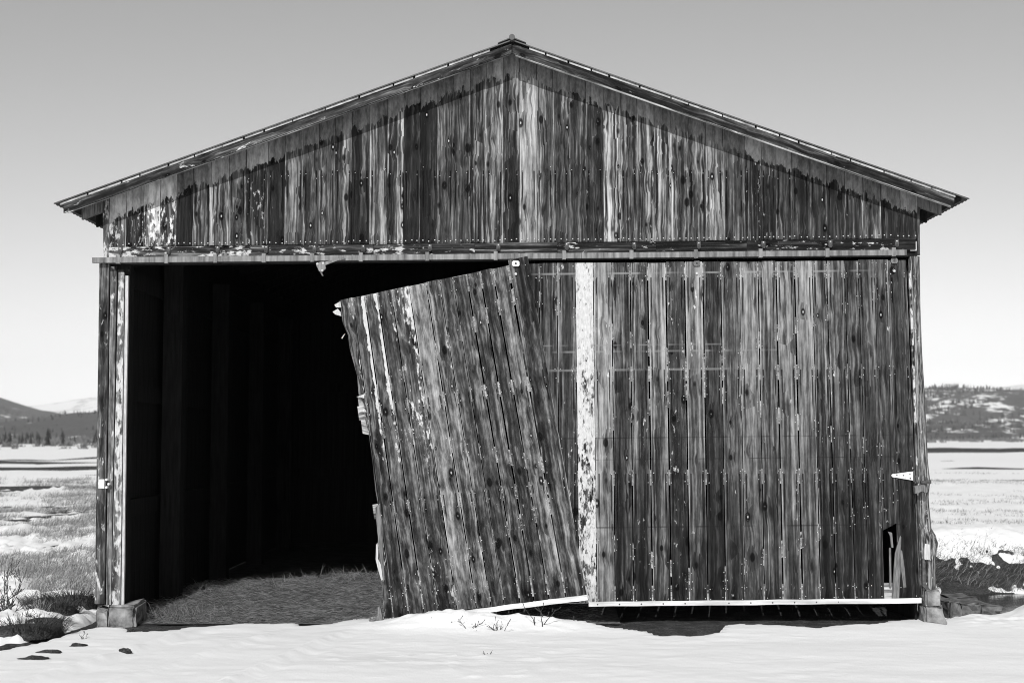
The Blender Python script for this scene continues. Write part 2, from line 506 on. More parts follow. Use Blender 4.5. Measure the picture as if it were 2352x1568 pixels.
def beam_board(name, A0, A1, B0, B1, thick, mat, parent, color, seg=10):
    """a lying board: A = upper edge (left, right), B = lower edge; grain along it"""
    ls = [A0.lerp(A1, i / seg) for i in range(seg + 1)]
    rs = [B0.lerp(B1, i / seg) for i in range(seg + 1)]
    return add_board(name, rs[::1], ls[::1], thick, mat, parent, color, vbase=0.0, vtop=(A1 - A0).length)

# ================================================================== large structure: terrain
def grid_axis(segs):
    out = []
    for a, b, n in segs: out += list(np.linspace(a, b, n, endpoint=False))
    out.append(segs[-1][1])
    return np.array(out)
def geo(a, b, n): return list(np.geomspace(a, b, n))
EDGE = np.array([(-800, 2560), (-300, 2490), (0, 2443), (102, 2424), (184, 2404), (286, 2371), (367, 2355), (469, 2353), (514, 2367), (628, 2369), (694, 2357), (816, 2347),
    (960, 2339), (1104, 2340), (1137, 2348), (1267, 2338), (1345, 2318), (1400, 2309), (1443, 2309), (1553, 2309), (1716, 2309), (1994, 2312), (2120, 2322), (2222, 2336),
    (2353, 2346), (2434, 2356), (2471, 2369), (2557, 2370), (2660, 2366), (2700, 2359), (2715, 2338), (2747, 2330), (2926, 2334), (3041, 2347), (3151, 2337), (3285, 2328), (3355, 2315),
    (3453, 2308), (3560, 2306), (3700, 2312), (3900, 2320), (4600, 2320)], float)
_ex, _ey = [], []
for sx, sy in EDGE:
    p = ground_at(sx * .6125, (sy + (5 if sx > 2300 else 0)) * .6125, -.05 if sx < 2200 else -.02)
    _ex.append(p.x); _ey.append(p.y)
_ex, _ey = np.array(_ex), np.array(_ey)
BANK = np.array([(1250, 0), (1345, .03), (1443, .05), (1553, .115), (1634, .15), (1716, .14), (1822, .125), (1871, .10), (1945, .11), (1994, .09), (2067, .095), (2120, .06), (2222, .03), (2353, .01), (2434, 0)], float)
_bx = np.array([src(a, 2310, -.28).x for a, b in BANK])
PATCH = [src(s, t, 0) for s, t in ()]
BARE = [(ground_at(px, py, -.04), rx, ry) for px, py, rx, ry in ((303, 1450, .09, .10), (178, 1482, .10, .07), (120, 1499, .16, .08), (84, 1513, .17, .09), (158, 1491, .1, .05), (262, 1490, .08, .05), (285, 1503, .07, .05), (350, 1462, .05, .04), (60, 1521, .12, .06))]
def soil_h(x, y):
    h = -.065 + .03 * (fbm(x * 1.3, y * 1.3, 3) - .5) + .02 * (fbm(x * 9, y * 9, 5, 3) - .5)
    out = sstep(3.95, 4.5, x)
    yc = 3.2 + .25 * np.sin(x * .9)
    ch = np.exp(-((y - yc) / 1.85) ** 4)
    h = h - .34 * ch * out
    h = h + .34 * np.exp(-((y - 6.3) / 1.0) ** 2) * out * (1 - .55 * sstep(6.6, 7.6, x)) * (.8 + .5 * fbm(x * 1.1, y * 1.1, 31))
    # ditch beside the left corner
    lft = 1 - sstep(-4.1, -3.7, x)
    h = h - .10 * np.exp(-((y - np.interp(x, _ex, _ey) - .28) / .22) ** 2) * lft
    h = h + .032 * sstep(.8, 1.3, x) * (1 - sstep(3.75, 4.0, x)) * sstep(-1.0, -.5, y) * (1 - sstep(1.5, 3.0, y))
    h = h + (fbm(x * .05, y * .05, 8) - .5) * 1.0 * sstep(25, 120, np.hypot(x, y))
    return h
def snow_h(x, y):
    s = soil_h(x, y)
    ey = np.interp(x, _ex, _ey)
    fine = fbm(x * 14, y * 14, 21, 3) - .5
    t = .045 + .02 * (fbm(x * .9, y * 2.2, 12) - .5) - .01 * fine * sstep(1.0, 6.0, y)
    # foreground: level the snow over the soil's own lumps
    near = 1 - sstep(6, 12, np.hypot(x, y + 3))
    lvl = -.035 + .034 * (fbm(x * .5, y * 1.1, 14) - .5) + .014 * (fbm(x * 1.6 + y * .8, y * 2.6, 15) - .5)
    lvl = lvl + .05 * np.clip(fbm(x * 9, y * 9, 16, 3) - .60, 0, 1) * sstep(.48, .60, fbm(x * .8, y * 1.2, 18)) * (1 - sstep(-.4, 1.2, x))
    lvl = lvl + .016 * (fbm(x * 6.5, y * 7.5, 19, 4) - .5) * sstep(.42, .62, fbm(x * .55 + 3, y * .9, 20))
    # wheel tracks leading into the barn, faint drift ridges
    for x0, k, a in ((-2.75, .34, .036), (-1.45, .30, .032), (-2.60, .34, -.011), (-1.30, .30, -.011), (-2.0, .42, .022)):
        cx = x0 - k * (y + .4) * -1.0 * .6
        lvl = lvl + a * np.exp(-((x - cx) / .06) ** 2) * sstep(-.35, -1.0, y) * (.5 + fbm(x * 4, y * 4, 6))
    lvl = lvl + .024 * sstep(.8, 1.3, x) * (1 - sstep(3.75, 4.0, x)) * sstep(-1.3, -.5, y)
    ins = sstep(.0, .05, (ey - y) + .16 * fine + .05 * (fbm(x * 40, y * 40, 23, 2) - .5))
    bank = np.interp(x, _bx, BANK[:, 1])
    lvl = lvl + bank * np.exp(-((y + .30 + .06 * (fbm(x * 3, y * 0 + 2, 9) - .5)) / .30) ** 2) * (1 + .5 * fine)
    for c, rx, ry in ():
        q = ((x - c.x) / (rx * 1.0)) ** 2 + ((y - c.y) / (ry * 1.1)) ** 2
        t2 = np.exp(-q ** 1.5) * (.35 + 1.3 * (fbm(x * 9, y * 9, 40, 3) - .2))
        lvl = lvl - .052 * t2
    front = np.where(y < ey + .1, lerp(s - .04, lvl, ins), s - .05)
    # behind the line of the barn: open fields either side
    patch = fbm(x * .9, y * .55, 55, 5)
    band = fbm(x * .035, y * .16, 57, 4)
    clod = fbm(x * 3.2, y * 1.7, 58, 4)
    clod2 = fbm(x * 9, y * 4.5, 59, 3)
    fld_l = .022 + .13 * (clod2 - .5) + .20 * (patch - .47) + .16 * (clod - .48) + .05 * fine + .07 * (band - .46)
    fld_l = fld_l - .16 * np.exp(-((y - ey - .38) / .34) ** 2) * (.5 + 1.2 * (clod - .3))
    fld_r = .05 + .10 * (patch - .42) + .05 * fine + (.05 + .20 * sstep(9, 14, y)) * (band - .455) + (.12 * (clod - .47) + .08 * (clod2 - .5)) * sstep(9, 14, y)
    left = s + fld_l * (1 - .0 * y)
    chan = np.exp(-((y - 3.35) / 2.6) ** 6)
    right = s + fld_r * (1 - chan) + chan * (-.028 + .20 * (fbm(x * 6.5, y * 5.0, 61) - .49))
    bump = .07 * np.exp(-((x - 6.3) / 1.15) ** 4 - ((y - 6.6) / .95) ** 4)
    bump = bump + .20 * np.exp(-((x - 5.15) / .26) ** 2 - ((y - .45) / .45) ** 2)
    right = right + bump * 1.2
    side = np.where(x < 0, left, right)
    w = sstep(.15, .6, y - ey)
    under = ((np.abs(x) < 3.86) & (y > -.25) & (y < 10.9))
    rw = sstep(3.9, 4.3, x) * sstep(-.9, .3, y)
    lw = (1 - sstep(-4.0, -3.8, x)) * w
    h = lerp(front, right, rw)
    h = lerp(h, left, lw)
    far = y > 10.9
    h = np.where(far, side, h)
    h = np.where(under, np.where(y < ey + .1, front, s - .06), h)
    return h
XS = np.array([-v for v in geo(18.2, 4000, 60)][::-1] + list(np.linspace(-18, -9.1, 90)) + list(np.linspace(-9, 9, 470)) + list(np.linspace(9.1, 18, 60)) + geo(18.2, 4000, 60))
YS = np.array([-v for v in geo(5.0, 300, 22)][::-1] + list(np.linspace(-4.4, 1.4, 190)) + list(np.linspace(1.45, 9, 110)) + geo(9.1, 60, 150) + geo(61, 6000, 80))
def terrain(name, fn, xs, ys, mat):
    X, Y = np.meshgrid(xs, ys)
    Z = fn(X, Y)
    n, m = len(xs), len(ys)
    me = bpy.data.meshes.new(name)
    co = np.stack([X, Y, Z], -1).reshape(-1, 3)
    me.vertices.add(n * m); me.vertices.foreach_set('co', co.ravel())
    i = (np.arange(m - 1)[:, None] * n + np.arange(n - 1)[None, :]).ravel()
    q = np.stack([i, i + 1, i + n + 1, i + n], -1)
    me.loops.add(q.size); me.loops.foreach_set('vertex_index', q.ravel())
    me.polygons.add(len(q)); me.polygons.foreach_set('loop_start', np.arange(len(q)) * 4)
    me.polygons.foreach_set('use_smooth', np.ones(len(q), bool))
    me.update(); me.validate()
    me.materials.append(mat)
    o = bpy.data.objects.new(name, me)
    COL.objects.link(o)
    o['kind'] = 'structure'
    return o
terrain('snow_ground', snow_h, XS, YS, M['snow'])
terrain('soil_ground', soil_h, XS, YS, M['soil'])

w = MB()
w.v = [(4.1, 1.2, -.27), (14, 1.2, -.27), (14, 5.4, -.27), (4.1, 5.4, -.27)]; w.f = [(0, 1, 2, 3)]
tag(w.build('creek_water', M['water']), kind='structure')

# ------------------------------------------------------------------ hills
def ridge(name, pts, D, depth, mat, rough=6.0, seed=1, base=-6.0):
    """skyline given as picture points, standing at distance D from the camera"""
    Y = D + CAM.y
    px = np.array([p[0] for p in pts], float); py = np.array([p[1] for p in pts], float)
    wx = np.array([pix(a, b, Y).x for a, b in pts]); wz = np.array([pix(a, b, Y).z for a, b in pts])
    xs = np.linspace(wx[0], wx[-1], 420)
    top = np.interp(xs, wx, wz)
    kern = np.hanning(13); kern /= kern.sum()
    top = np.convolve(np.pad(top, 6, mode='edge'), kern, 'valid')
    rows = 26
    T = np.concatenate([np.linspace(0, 1, rows), [1.15, 1.6]])
    Z = np.zeros((len(T), len(xs))); X = np.zeros_like(Z); YY = np.zeros_like(Z)
    for k, t in enumerate(T):
        X[k] = xs
        YY[k] = Y - depth * (1 - t)
        prof = sstep(0, 1, np.array(t)) if t <= 1 else 1 - (t - 1) * 1.1
        nz = (fbm(xs / depth * 5, np.full_like(xs, t * 3), seed) - .5) * rough * 4 * (t * (1.15 - t) if t <= 1 else 0.02)
        Z[k] = base + (top - base) * prof + nz + (fbm(xs / 14.0, np.full_like(xs, t * 9), seed + 5, 2) - .5) * rough * .12
    n, m = len(xs), len(T)
    me = bpy.data.meshes.new(name)
    q = [(i * n + j, i * n + j + 1, (i + 1) * n + j + 1, (i + 1) * n + j) for i in range(m - 1) for j in range(n - 1)]
    me.from_pydata(np.stack([X, YY, Z], -1).reshape(-1, 3).tolist(), [], q)
    me.polygons.foreach_set('use_smooth', [True] * len(q)); me.update()
    me.materials.append(mat)
    o = bpy.data.objects.new(name, me); COL.objects.link(o); o['kind'] = 'structure'
    return X, YY, Z
ridge('far_snow_mountain', [(-900, 900), (-300, 930), (40, 944), (110, 935), (180, 926), (240, 915), (500, 890), (900, 905), (1400, 880), (1900, 915), (2150, 915), (2240, 900), (2262, 890), (2290, 887), (2310, 891), (2330, 886), (2360, 882), (2600, 900), (3200, 900)], 5600, 2200, M['peak'], 40, 3, -20)
A = ridge('left_forested_hill', [(-1100, 850), (-500, 845), (-160, 868), (0, 915), (35, 932), (75, 944), (115, 946), (160, 961), (230, 985), (420, 1004), (600, 1006)], 2600, 1200, M['hill'], 22, 7, -6)
B = ridge('left_forest_ridge', [(-500, 1000), (0, 990), (70, 974), (130, 962), (165, 958), (200, 953), (240, 947), (420, 930), (760, 960), (1000, 1003)], 1150, 420, M['ridge'], 7, 11, -4)
R1 = ridge('right_snow_patched_hill', [(1500, 1004), (1800, 940), (2000, 905), (2090, 894), (2140, 891), (2180, 892), (2230, 899), (2290, 905), (2352, 903), (2700, 890), (3300, 840)], 2100, 900, M['hill_snowy'], 24, 13, -6)
R2 = ridge('right_lower_spur', [(1900, 1006), (2060, 985), (2130, 975), (2170, 972), (2200, 985), (2240, 1000), (2300, 1001), (2360, 990), (2600, 980), (3000, 985)], 1250, 330, M['hill_snowy'], 8, 17, -4)

def conifer(mb, p, h, r, bare=False):
    n = len(mb.v)
    tiers = 3
    for k in range(tiers):
        z0, z1 = h * (.08 + .26 * k), h * (.08 + .26 * k + .42) if k < tiers - 1 else h
        rr = r * (1 - .28 * k)
        a0 = random.random() * 3
        b = len(mb.v)
        for j in range(6):
            a = a0 + j * math.pi / 3
            q = rr * random.uniform(.75, 1.15)
            mb.v.append((p[0] + q * math.cos(a), p[1] + q * math.sin(a), p[2] + z0 + random.uniform(-.03, .03) * h))
        mb.v.append((p[0], p[1], p[2] + z1))
        for j in range(6): mb.f.append((b + j, b + (j + 1) % 6, b + 6))
def scatter_on(grid, count, hlo, hhi, clump, seed, tlo=0, thi=24, xr=None):
    X, Y, Z = grid
    NZ = fbm(X / clump, Y / clump + np.arange(X.shape[0])[:, None] * .3, seed, 3)
    mb = MB(); k = 0; tries = 0
    while k < count and tries < count * 12:
        tries += 1
        i, j = random.randint(tlo, thi), random.randint(0, X.shape[1] - 1)
        x, y, z = X[i, j] + random.uniform(-4, 4), Y[i, j], Z[i, j]
        D = y - CAM.y
        p = 1176 + x * FPX / D
        if not (-120 < p < 260 or 2090 < p < 2480): continue
        if NZ[i, j] < .52: continue
        h = random.uniform(hlo, hhi)
        conifer(mb, (x, y, z - .3), h, h * random.uniform(.16, .24)); k += 1
    return mb
scatter_on(A, 900, 4.5, 8, 160, 4).build('forest_on_left_hill', M['far_tree'])['kind'] = 'stuff'
scatter_on(B, 160, 1.0, 3.6, 45, 5, 4).build('forest_on_left_ridge', M['far_tree'])['kind'] = 'stuff'
scatter_on(R1, 900, 4.5, 8, 120, 6).build('forest_on_right_hill', M['far_tree'])['kind'] = 'stuff'
scatter_on(R2, 420, 2.5, 5, 70, 7, 2).build('forest_on_right_spur', M['far_tree'])['kind'] = 'stuff'
# valley conifers and brush on the left
mb = MB()
for k in range(230):
    D = random.uniform(300, 620)
    px = random.choice((-110, -40, 8, 30, 62, 95, 150, 235)) + random.gauss(0, 13)
    x = (px - 1176) * D / FPX
    h = random.uniform(.9, 3.6) * random.choice((.6, 1, 1, 1.3))
    conifer(mb, (x, D + CAM.y, -.3), h, h * random.uniform(.14, .26))
mb.build('valley_conifers', M['far_tree'])['kind'] = 'stuff'
def bush(mb, p, r, h, n):
    for k in range(n):
        a = random.uniform(0, 6.28); t = random.uniform(.1, .8)
        d = (math.cos(a) * t, math.sin(a) * t, 1)
        q = (p[0] + random.uniform(-r, r) * .5, p[1] + random.uniform(-r, r) * .5, p[2])
        mb.blade(q, d, h * random.uniform(.5, 1.1), r * .22, random.uniform(-.1, .2), side=(1, .2, 0))
mb = MB()
for k in range(170):
    D = random.uniform(190, 560)
    px = random.uniform(-140, 250)
    s = D / 400
    bush(mb, ((px - 1176) * D / FPX, D + CAM.y, -.3), random.uniform(1.0, 3.0) * s, random.uniform(1.0, 3.2) * s, 14)
for k in range(60):
    D = random.uniform(500, 900)
    px = random.uniform(2090, 2460)
    s = D / 500
    bush(mb, ((px - 1176) * D / FPX, D + CAM.y, -.4), random.uniform(1.5, 4) * s, random.uniform(.8, 2.0) * s, 12)
mb.build('valley_brush', M['far_bush'])['kind'] = 'stuff'
# low earth banks that draw dark lines across the fields
def earth_bank(name, x0, x1, y, h, w, slope=0.0, seed=2):
    n = 160
    xs = np.linspace(x0, x1, n)
    vs, fs = [], []
    for i, x in enumerate(xs):
        yy = y + slope * (x - x0) + (fbm(np.array([x * .05]), np.array([.3]), seed)[0] - .5) * w
        hh = h * (.55 + .9 * fbm(np.array([x * .12]), np.array([3.3]), seed + 1)[0])
        g = -.35
        vs += [(x, yy - w, g), (x, yy - w * .35, g + hh * .9), (x, yy + w * .2, g + hh), (x, yy + w, g)]
    for i in range(n - 1):
        for k in range(3): fs.append((i*4 + k, i*4 + 4 + k, i*4 + 5 + k, i*4 + 1 + k))
    mb = MB(); mb.v, mb.f = vs, fs
    mb.build(name, M['soil'], smooth=True)['kind'] = 'structure'
earth_bank('left_ditch_bank', -60, -8, 56, .62, 1.6, .02, 2)
earth_bank('left_far_ditch_bank', -90, -10, 78, .5, 1.0, -.03, 5)
earth_bank('left_field_edge', -45, -7, 33, .42, .35, .03, 6)
earth_bank('right_ditch_bank', 20, 160, 150, .75, 2.0, .0, 4)
earth_bank('right_field_edge', 10, 60, 42, .36, .3, .02, 8)

hz = NT('valley_haze_air')
hz.n.remove(hz.bsdf)
hv = hz.n.new('ShaderNodeVolumePrincipled')
hv.inputs['Color'].default_value = (.95, .95, .95, 1); hv.inputs['Density'].default_value = 0.9e-4; hv.inputs['Anisotropy'].default_value = -.3
hz.l.new(hv.outputs[0], hz.out.inputs['Volume'])
mb = MB(); mb.box((-7000, -400, -60), (7000, 7600, 420))
tag(mb.build('haze', hz.m), kind='stuff')

# ================================================================== barn
barn = thing('barn', 'weathered wooden barn with a low gable and a dark open doorway on snow', 'barn', (0, 0, -.06))
rnd = random.Random(5)

# --- roof
BACK = 10.4
def roof_sheet(name, x0, x1):
    mb = MB()
    ys = np.arange(YR - .02, BACK + .3, .05)
    n0 = len(ys)
    for k, y in enumerate(ys):
        c = .008 if k % 2 else 0.0
        for x in (x0, x1):
            z = roof_z(x) + c
            mb.v += [(x, y, z), (x, y, z - .012)]
    for k in range(n0 - 1):
        a, b = k * 4, k * 4 + 4
        mb.f += [(a, a+2, b+2, b), (a+1, b+1, b+3, a+3), (a, b, b+1, a+1), (a+2, a+3, b+3, b+2)]
    mb.f += [(0, 1, 3, 2), (4*n0 - 4, 4*n0 - 2, 4*n0 - 1, 4*n0 - 3)]
    return mb
roof = roof_sheet('roof', EAVE_L.x, APEX.x).build('roof_slope', M['roof'], barn)
roof2 = roof_sheet('roof', APEX.x, EAVE_R.x).build('roof_slope', M['roof'], barn)
mb = MB()
mb.tube([(APEX.x, YR - .05, APEX.z + .014), (APEX.x, BACK + .3, APEX.z + .014)], .028, 10)
for s, sl in ((-1, SL), (1, SR)):
    p = [(APEX.x, APEX.z + .022), (APEX.x + s * .13, APEX.z + .014 - sl * .13), (APEX.x + s * .13, APEX.z + .009 - sl * .13), (APEX.x, APEX.z + .010)]
    mb.prism(p if s > 0 else p[::-1], YR - .035, BACK + .3)
mb.build('ridge_cap', M['roof'], barn)
def deck(x0, x1, parent):
    mb = MB()
    mb.prism([(x0, roof_z(x0, .014)), (x0, roof_z(x0, .036)), (x1, roof_z(x1, .036)), (x1, roof_z(x1, .014))], YR + .025, BACK + .2)
    return mb.build('roof_deck', M['dark'], parent)
deck(EAVE_L.x + .06, APEX.x - .001, roof); deck(APEX.x + .001, EAVE_R.x - .06, roof2)
# rake boards and the broken pale strip above them
def rake_board(x0, x1, d0, d1, name, col, y=YR, th=.028, mat=None):
    A0, A1 = Vector((x0, y, roof_z(x0, d0))), Vector((x1, y, roof_z(x1, d0)))
    B0, B1 = Vector((x0, y, roof_z(x0, d1))), Vector((x1, y, roof_z(x1, d1)))
    return beam_board(name, A0, A1, B0, B1, th, mat or M['trim'], barn, col)
fx0, fx1 = pix(146, 470, YR).x, pix(2192, 470, YR).x
rake_board(fx0, APEX.x - .004, .036, .120, 'rake_board', (.36, .20, 0, .4))
rake_board(APEX.x + .004, fx1, .036, .122, 'rake_board', (.32, .05, 0, .5))
rake_board(APEX.x + .03, fx1 - .03, .124, .140, 'rake_moulding', (.62, .1, 0, 0), YR + .006, .02)
rake_board(fx0 + .03, APEX.x - .03, .122, .132, 'rake_moulding', (.5, .2, 0, 0), YR + .006, .02)
for x0, x1 in ((fx0 - .03, APEX.x - .16), (APEX.x + .16, fx1 + .03)):
    x = x0
    while x < x1 - .05:
        L = min(rnd.uniform(.16, .32), x1 - x)
        mb = MB(); a, b = x, x + L - rnd.uniform(.008, .02)
        j = rnd.uniform(-.002, .002)
        mb.prism([(a, roof_z(a, .015 + j)), (a, roof_z(a, .035 + j)), (b, roof_z(b, .035 + j)), (b, roof_z(b, .015 + j))], YR - .006, YR + .02)
        mb.build('drip_strip', M['drip'], barn)
        x += L
# rafters with tails
for k, y in enumerate([.035] + [.5 + .6 * i for i in range(17)]):
    for s, e in ((-1, EAVE_L.x + .17), (1, EAVE_R.x - .17)):
        x0, x1 = (e, APEX.x - .002) if s < 0 else (APEX.x + .002, e)
        a, b = (x0, x1)
        lo = .17
        if s < 0: poly = [(a, roof_z(a, .038)), (a, roof_z(a, lo)), (b, roof_z(b, lo)), (b, roof_z(b, .038))]
        else: poly = [(a, roof_z(a, .038)), (a, roof_z(a, lo)), (b, roof_z(b, lo)), (b, roof_z(b, .038))]
        mb = MB(); mb.prism(poly, y, y + .045)
        mb.build('rafter', M['trim'] if False else M['dark'] if k else M['splinter_old'], barn)

# --- gable boards
GX = [408, 472, 536, 599, 660, 721, 789, 856, 921, 1003, 1066, 1135, 1194, 1255, 1318, 1384, 1451, 1512, 1575, 1639, 1698, 1763, 1822, 1887, 1948, 2013, 2074, 2136, 2198,
      2264, 2329, 2391, 2455, 2519, 2584, 2649, 2714, 2796, 2858, 2911, 2972, 3039, 3102, 3170, 3239, 3306, 3378, 3443]
GT = [.42, .36, .48, .44, .22, .52, .50, .50, .40, .28, .56, .48, .50, .40, .34, .54, .50, .28, .32, .46, .46, .42, .56, .40, .66, .48, .50, .40, .42, .58, .52, .42, .54, .60, .46, .58, .46, .30,
      .44, .36, .40, .42, .38, .50, .54, .30, .34]
GT = [v * 1.35 - .225 for v in GT]
GP = [.30, .27, .37, .36, .02, .10, .14, .10, .20, .08, .05, .04, .02, .04, .03, .06, .06, .03, .06, .03, .06, .04, .16, .06, .03, .03, .05, .03, .10, .03, .07, .10, .03, .03, .04, .05, .03, .16,
      .14, .12, .05, .05, .04, .10, .03, .06, .12]
gwall = MB()
zb = src(1900, 905, .03).z
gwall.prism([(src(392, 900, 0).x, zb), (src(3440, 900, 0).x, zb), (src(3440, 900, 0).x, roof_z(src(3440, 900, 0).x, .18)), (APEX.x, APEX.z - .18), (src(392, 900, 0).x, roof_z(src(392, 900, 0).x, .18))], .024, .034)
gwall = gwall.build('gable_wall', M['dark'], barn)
nails = MB()
for i in range(len(GX) - 1):
    a, b = GX[i], GX[i + 1]
    xa, xb = src(a, 900, 0).x + .0022, src(b, 900, 0).x - .0022
    yb = lerp(925, 893, (a - 408) / 3035)
    zbot = src(a, yb, 0).z + rnd.uniform(-.004, .004)
    dy = rnd.uniform(-.003, .003)
    TL, TR = Vector((xa, dy, roof_z(xa, .045))), Vector((xb, dy, roof_z(xb, .045)))
    BL, BR = Vector((xa, dy, zbot)), Vector((xb, dy, zbot))
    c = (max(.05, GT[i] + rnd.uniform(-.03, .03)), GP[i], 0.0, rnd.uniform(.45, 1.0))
    if xa < APEX.x < xb:
        ls = [TL.lerp(BL, t / 6) for t in range(7)]; rs = [TR.lerp(BR, t / 6) for t in range(7)]
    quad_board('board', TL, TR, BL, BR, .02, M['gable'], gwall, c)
    w = xb - xa
    for f in (.14, .5, .86):
        nails.nail((xa + w * f + rnd.uniform(-.006, .006), dy - .003, zbot + .025 + rnd.uniform(-.006, .006)), .0065)
    for f in (.15, .85):
        z = ROWG + rnd.uniform(-.05, .05) - abs(xa) * .02
        if z < roof_z(xa, .3): nails.nail((xa + w * (f + rnd.uniform(-.05, .05)), dy - .003, z), .0042)
n_o = nails.build('nail_heads', M['nail'], gwall); n_o['kind'] = 'stuff'
# corner trims of the gable
quad_board('corner_trim', src(385, 742, -.006), src(407, 735, -.006), src(388, 966, -.006), src(407, 966, -.006), .03, M['trim'], barn, (.42, .42, 0, .1))
quad_board('corner_trim', src(3441, 775, -.006), src(3449, 779, -.006), src(3441, 957, -.006), src(3450, 957, -.006), .03, M['trim'], barn, (.36, .04, 0, .2))

# --- header beam, track and brackets
HB = [(408, 1004, .45, .36), (1005, 1400, .30, .24), (1401, 1780, .34, .29), (1781, 2090, .24, .03), (2091, 2460, .24, .20), (2461, 2800, .27, .16), (2801, 3434, .24, .20)]
def hl(x, l, r): return lerp(l, r, (x - 408) / 3026)
for a, b, tone, pt in HB:
    beam_board('header_board', src(a, hl(a, 927, 895), -.035), src(b, hl(b, 927, 895), -.035), src(a, hl(a, 964, 936), -.035), src(b, hl(b, 964, 936), -.035), .034, M['beam'], barn, (tone, pt, 0, .15), 6)
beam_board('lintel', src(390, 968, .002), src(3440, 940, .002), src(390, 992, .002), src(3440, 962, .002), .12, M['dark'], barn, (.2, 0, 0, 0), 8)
tr = MB()
def tp(x, y, Y): return src(x, hl(x, y, y - 29), Y)
for a, b in ((345, 1270), (1271, 2180), (2181, 3400)):
    tr = MB()
    p = [tp(a, 965, -.125), tp(b, 965, -.125), tp(b, 965, -.085), tp(a, 965, -.085)]
    q = [tp(a, 985, -.125), tp(b, 985, -.125), tp(b, 985, -.085), tp(a, 985, -.085)]
    for u in (2, 3):
        p[u].z = p[3 - u].z; q[u].z = q[3 - u].z; p[u].x = p[3 - u].x; q[u].x = q[3 - u].x
    tr.hexa(q + p)
    tro = tr.build('door_track', M['track'], barn)
track = tro
for bx_ in (452, 633, 817, 999, 1180, 1363, 1612, 1869, 2125, 2378, 2620, 2862, 3113, 3362):
    mb = MB()
    c0 = tp(bx_, 933, -.04); c1 = tp(bx_ + 4, 958, -.1)
    hw = .018
    mb.box((c0.x - hw, -.052, c0.z - .045), (c0.x + hw, -.037, c0.z + .012))
    mb.hexa([(c0.x - hw*.7, -.056, c0.z - .055), (c0.x + hw*.7, -.056, c0.z - .055), (c0.x + hw*.7, -.03, c0.z - .05), (c0.x - hw*.7, -.03, c0.z - .05),
             (c0.x - hw*.7, -.066, c0.z - .03), (c0.x + hw*.7, -.066, c0.z - .03), (c0.x + hw*.7, -.05, c0.z - .02), (c0.x - hw*.7, -.05, c0.z - .02)])
    b1 = tp(bx_ - 10, 958, -.13); b2 = tp(bx_ - 10, 987, -.13)
    o = mb.build('track_bracket', M['bracket'], barn)
    cl = MB(); cl.box((b1.x - .018, -.133, b2.z - .004), (b1.x + .018, -.082, b1.z + .004))
    cl.build('clamp', M['track'], o)
    nb = MB(); nb.nail((c0.x, -.054, c0.z), .008, .006); nb.build('bolt', M['nail'], o)

# --- left jamb: four upright boards
for (tx0, tx1, ty, bx0, bx1, by, col, Y) in ((228, 249.5, 605, 217.5, 238.5, 1386, (.46, .20, 0, .5), -.07), (254, 268, 612, 243.5, 254.5, 1388, (.58, .16, 0, .1), -.035),
                                             (272, 284.5, 625, 256, 276, 1390, (.58, .38, 0, .1), -.045), (288, 294.5, 633, 278.5, 284, 1390, (.6, 1.0, 0, 0), -.02)):
    quad_board('jamb_board', pix(tx0, ty, Y), pix(tx1, ty, Y), pix(bx0, by, Y), pix(bx1, by, Y), .035, M['trim'], barn, col, 8)
mb = MB()
a, b, c, d = pix(232, 603, .06), pix(299, 603, .06), pix(220, 1388, .06), pix(289, 1388, .06)
mb.hexa([c, d, d + Vector((0, .14, 0)), c + Vector((0, .14, 0)), a, b, b + Vector((0, .14, 0)), a + Vector((0, .14, 0))])
mb.build('door_post', M['dark'], barn)
mb = MB()
p0, p1 = pix(226, 1121, -.075), pix(240, 1100, -.075)
mb.box((p0.x, -.078, p0.z), (p1.x, -.071, p1.z))
pl = mb.build('strike_plate', M['plate'], barn)
mb = MB()
for dx, dz in ((.075, .0), (.075, .07), (.095, .03)):
    mb.tube([(p0.x + dx, -.06, p0.z + .01 + dz), (p0.x + dx, -.09, p0.z + .01 + dz)], .011, 8)
mb.build('bolt', M['plate'], pl)

# --- right corner post, a weathered round log
PR = [(590, 2094, 2112), (640, 2095, 2113), (700, 2097, 2113.5), (800, 2099, 2117), (885, 2101, 2122), (980, 2103, 2127), (1060, 2105, 2131), (1105, 2106, 2136), (1140, 2107, 2132), (1180, 2108, 2135),
      (1212, 2109, 2138), (1228, 2110, 2147), (1247, 2112, 2153), (1265, 2112, 2150), (1280, 2113, 2148), (1340, 2114, 2149), (1376, 2116, 2153)]
mb = MB(); sides = 14
for k, (py, l, r) in enumerate(PR):
    a, b = pix(l - 8, py, .03), pix(r, py, .03)
    cx, rad = (a.x + b.x) / 2, (b.x - a.x) / 2
    for j in range(sides):
        t = 2 * math.pi * j / sides
        q = rad * (1 + .05 * math.sin(j * 5.1 + k * .4))
        mb.v.append((cx + q * math.cos(t), .03 + q * 1.1 * math.sin(t), a.z))
for k in range(len(PR) - 1):
    for j in range(sides):
        m = (j + 1) % sides
        mb.f.append((k * sides + j, k * sides + m, (k + 1) * sides + m, (k + 1) * sides + j))
mb.f.append(tuple(range(sides))[::-1]); mb.f.append(tuple(range((len(PR) - 1) * sides, len(PR) * sides)))
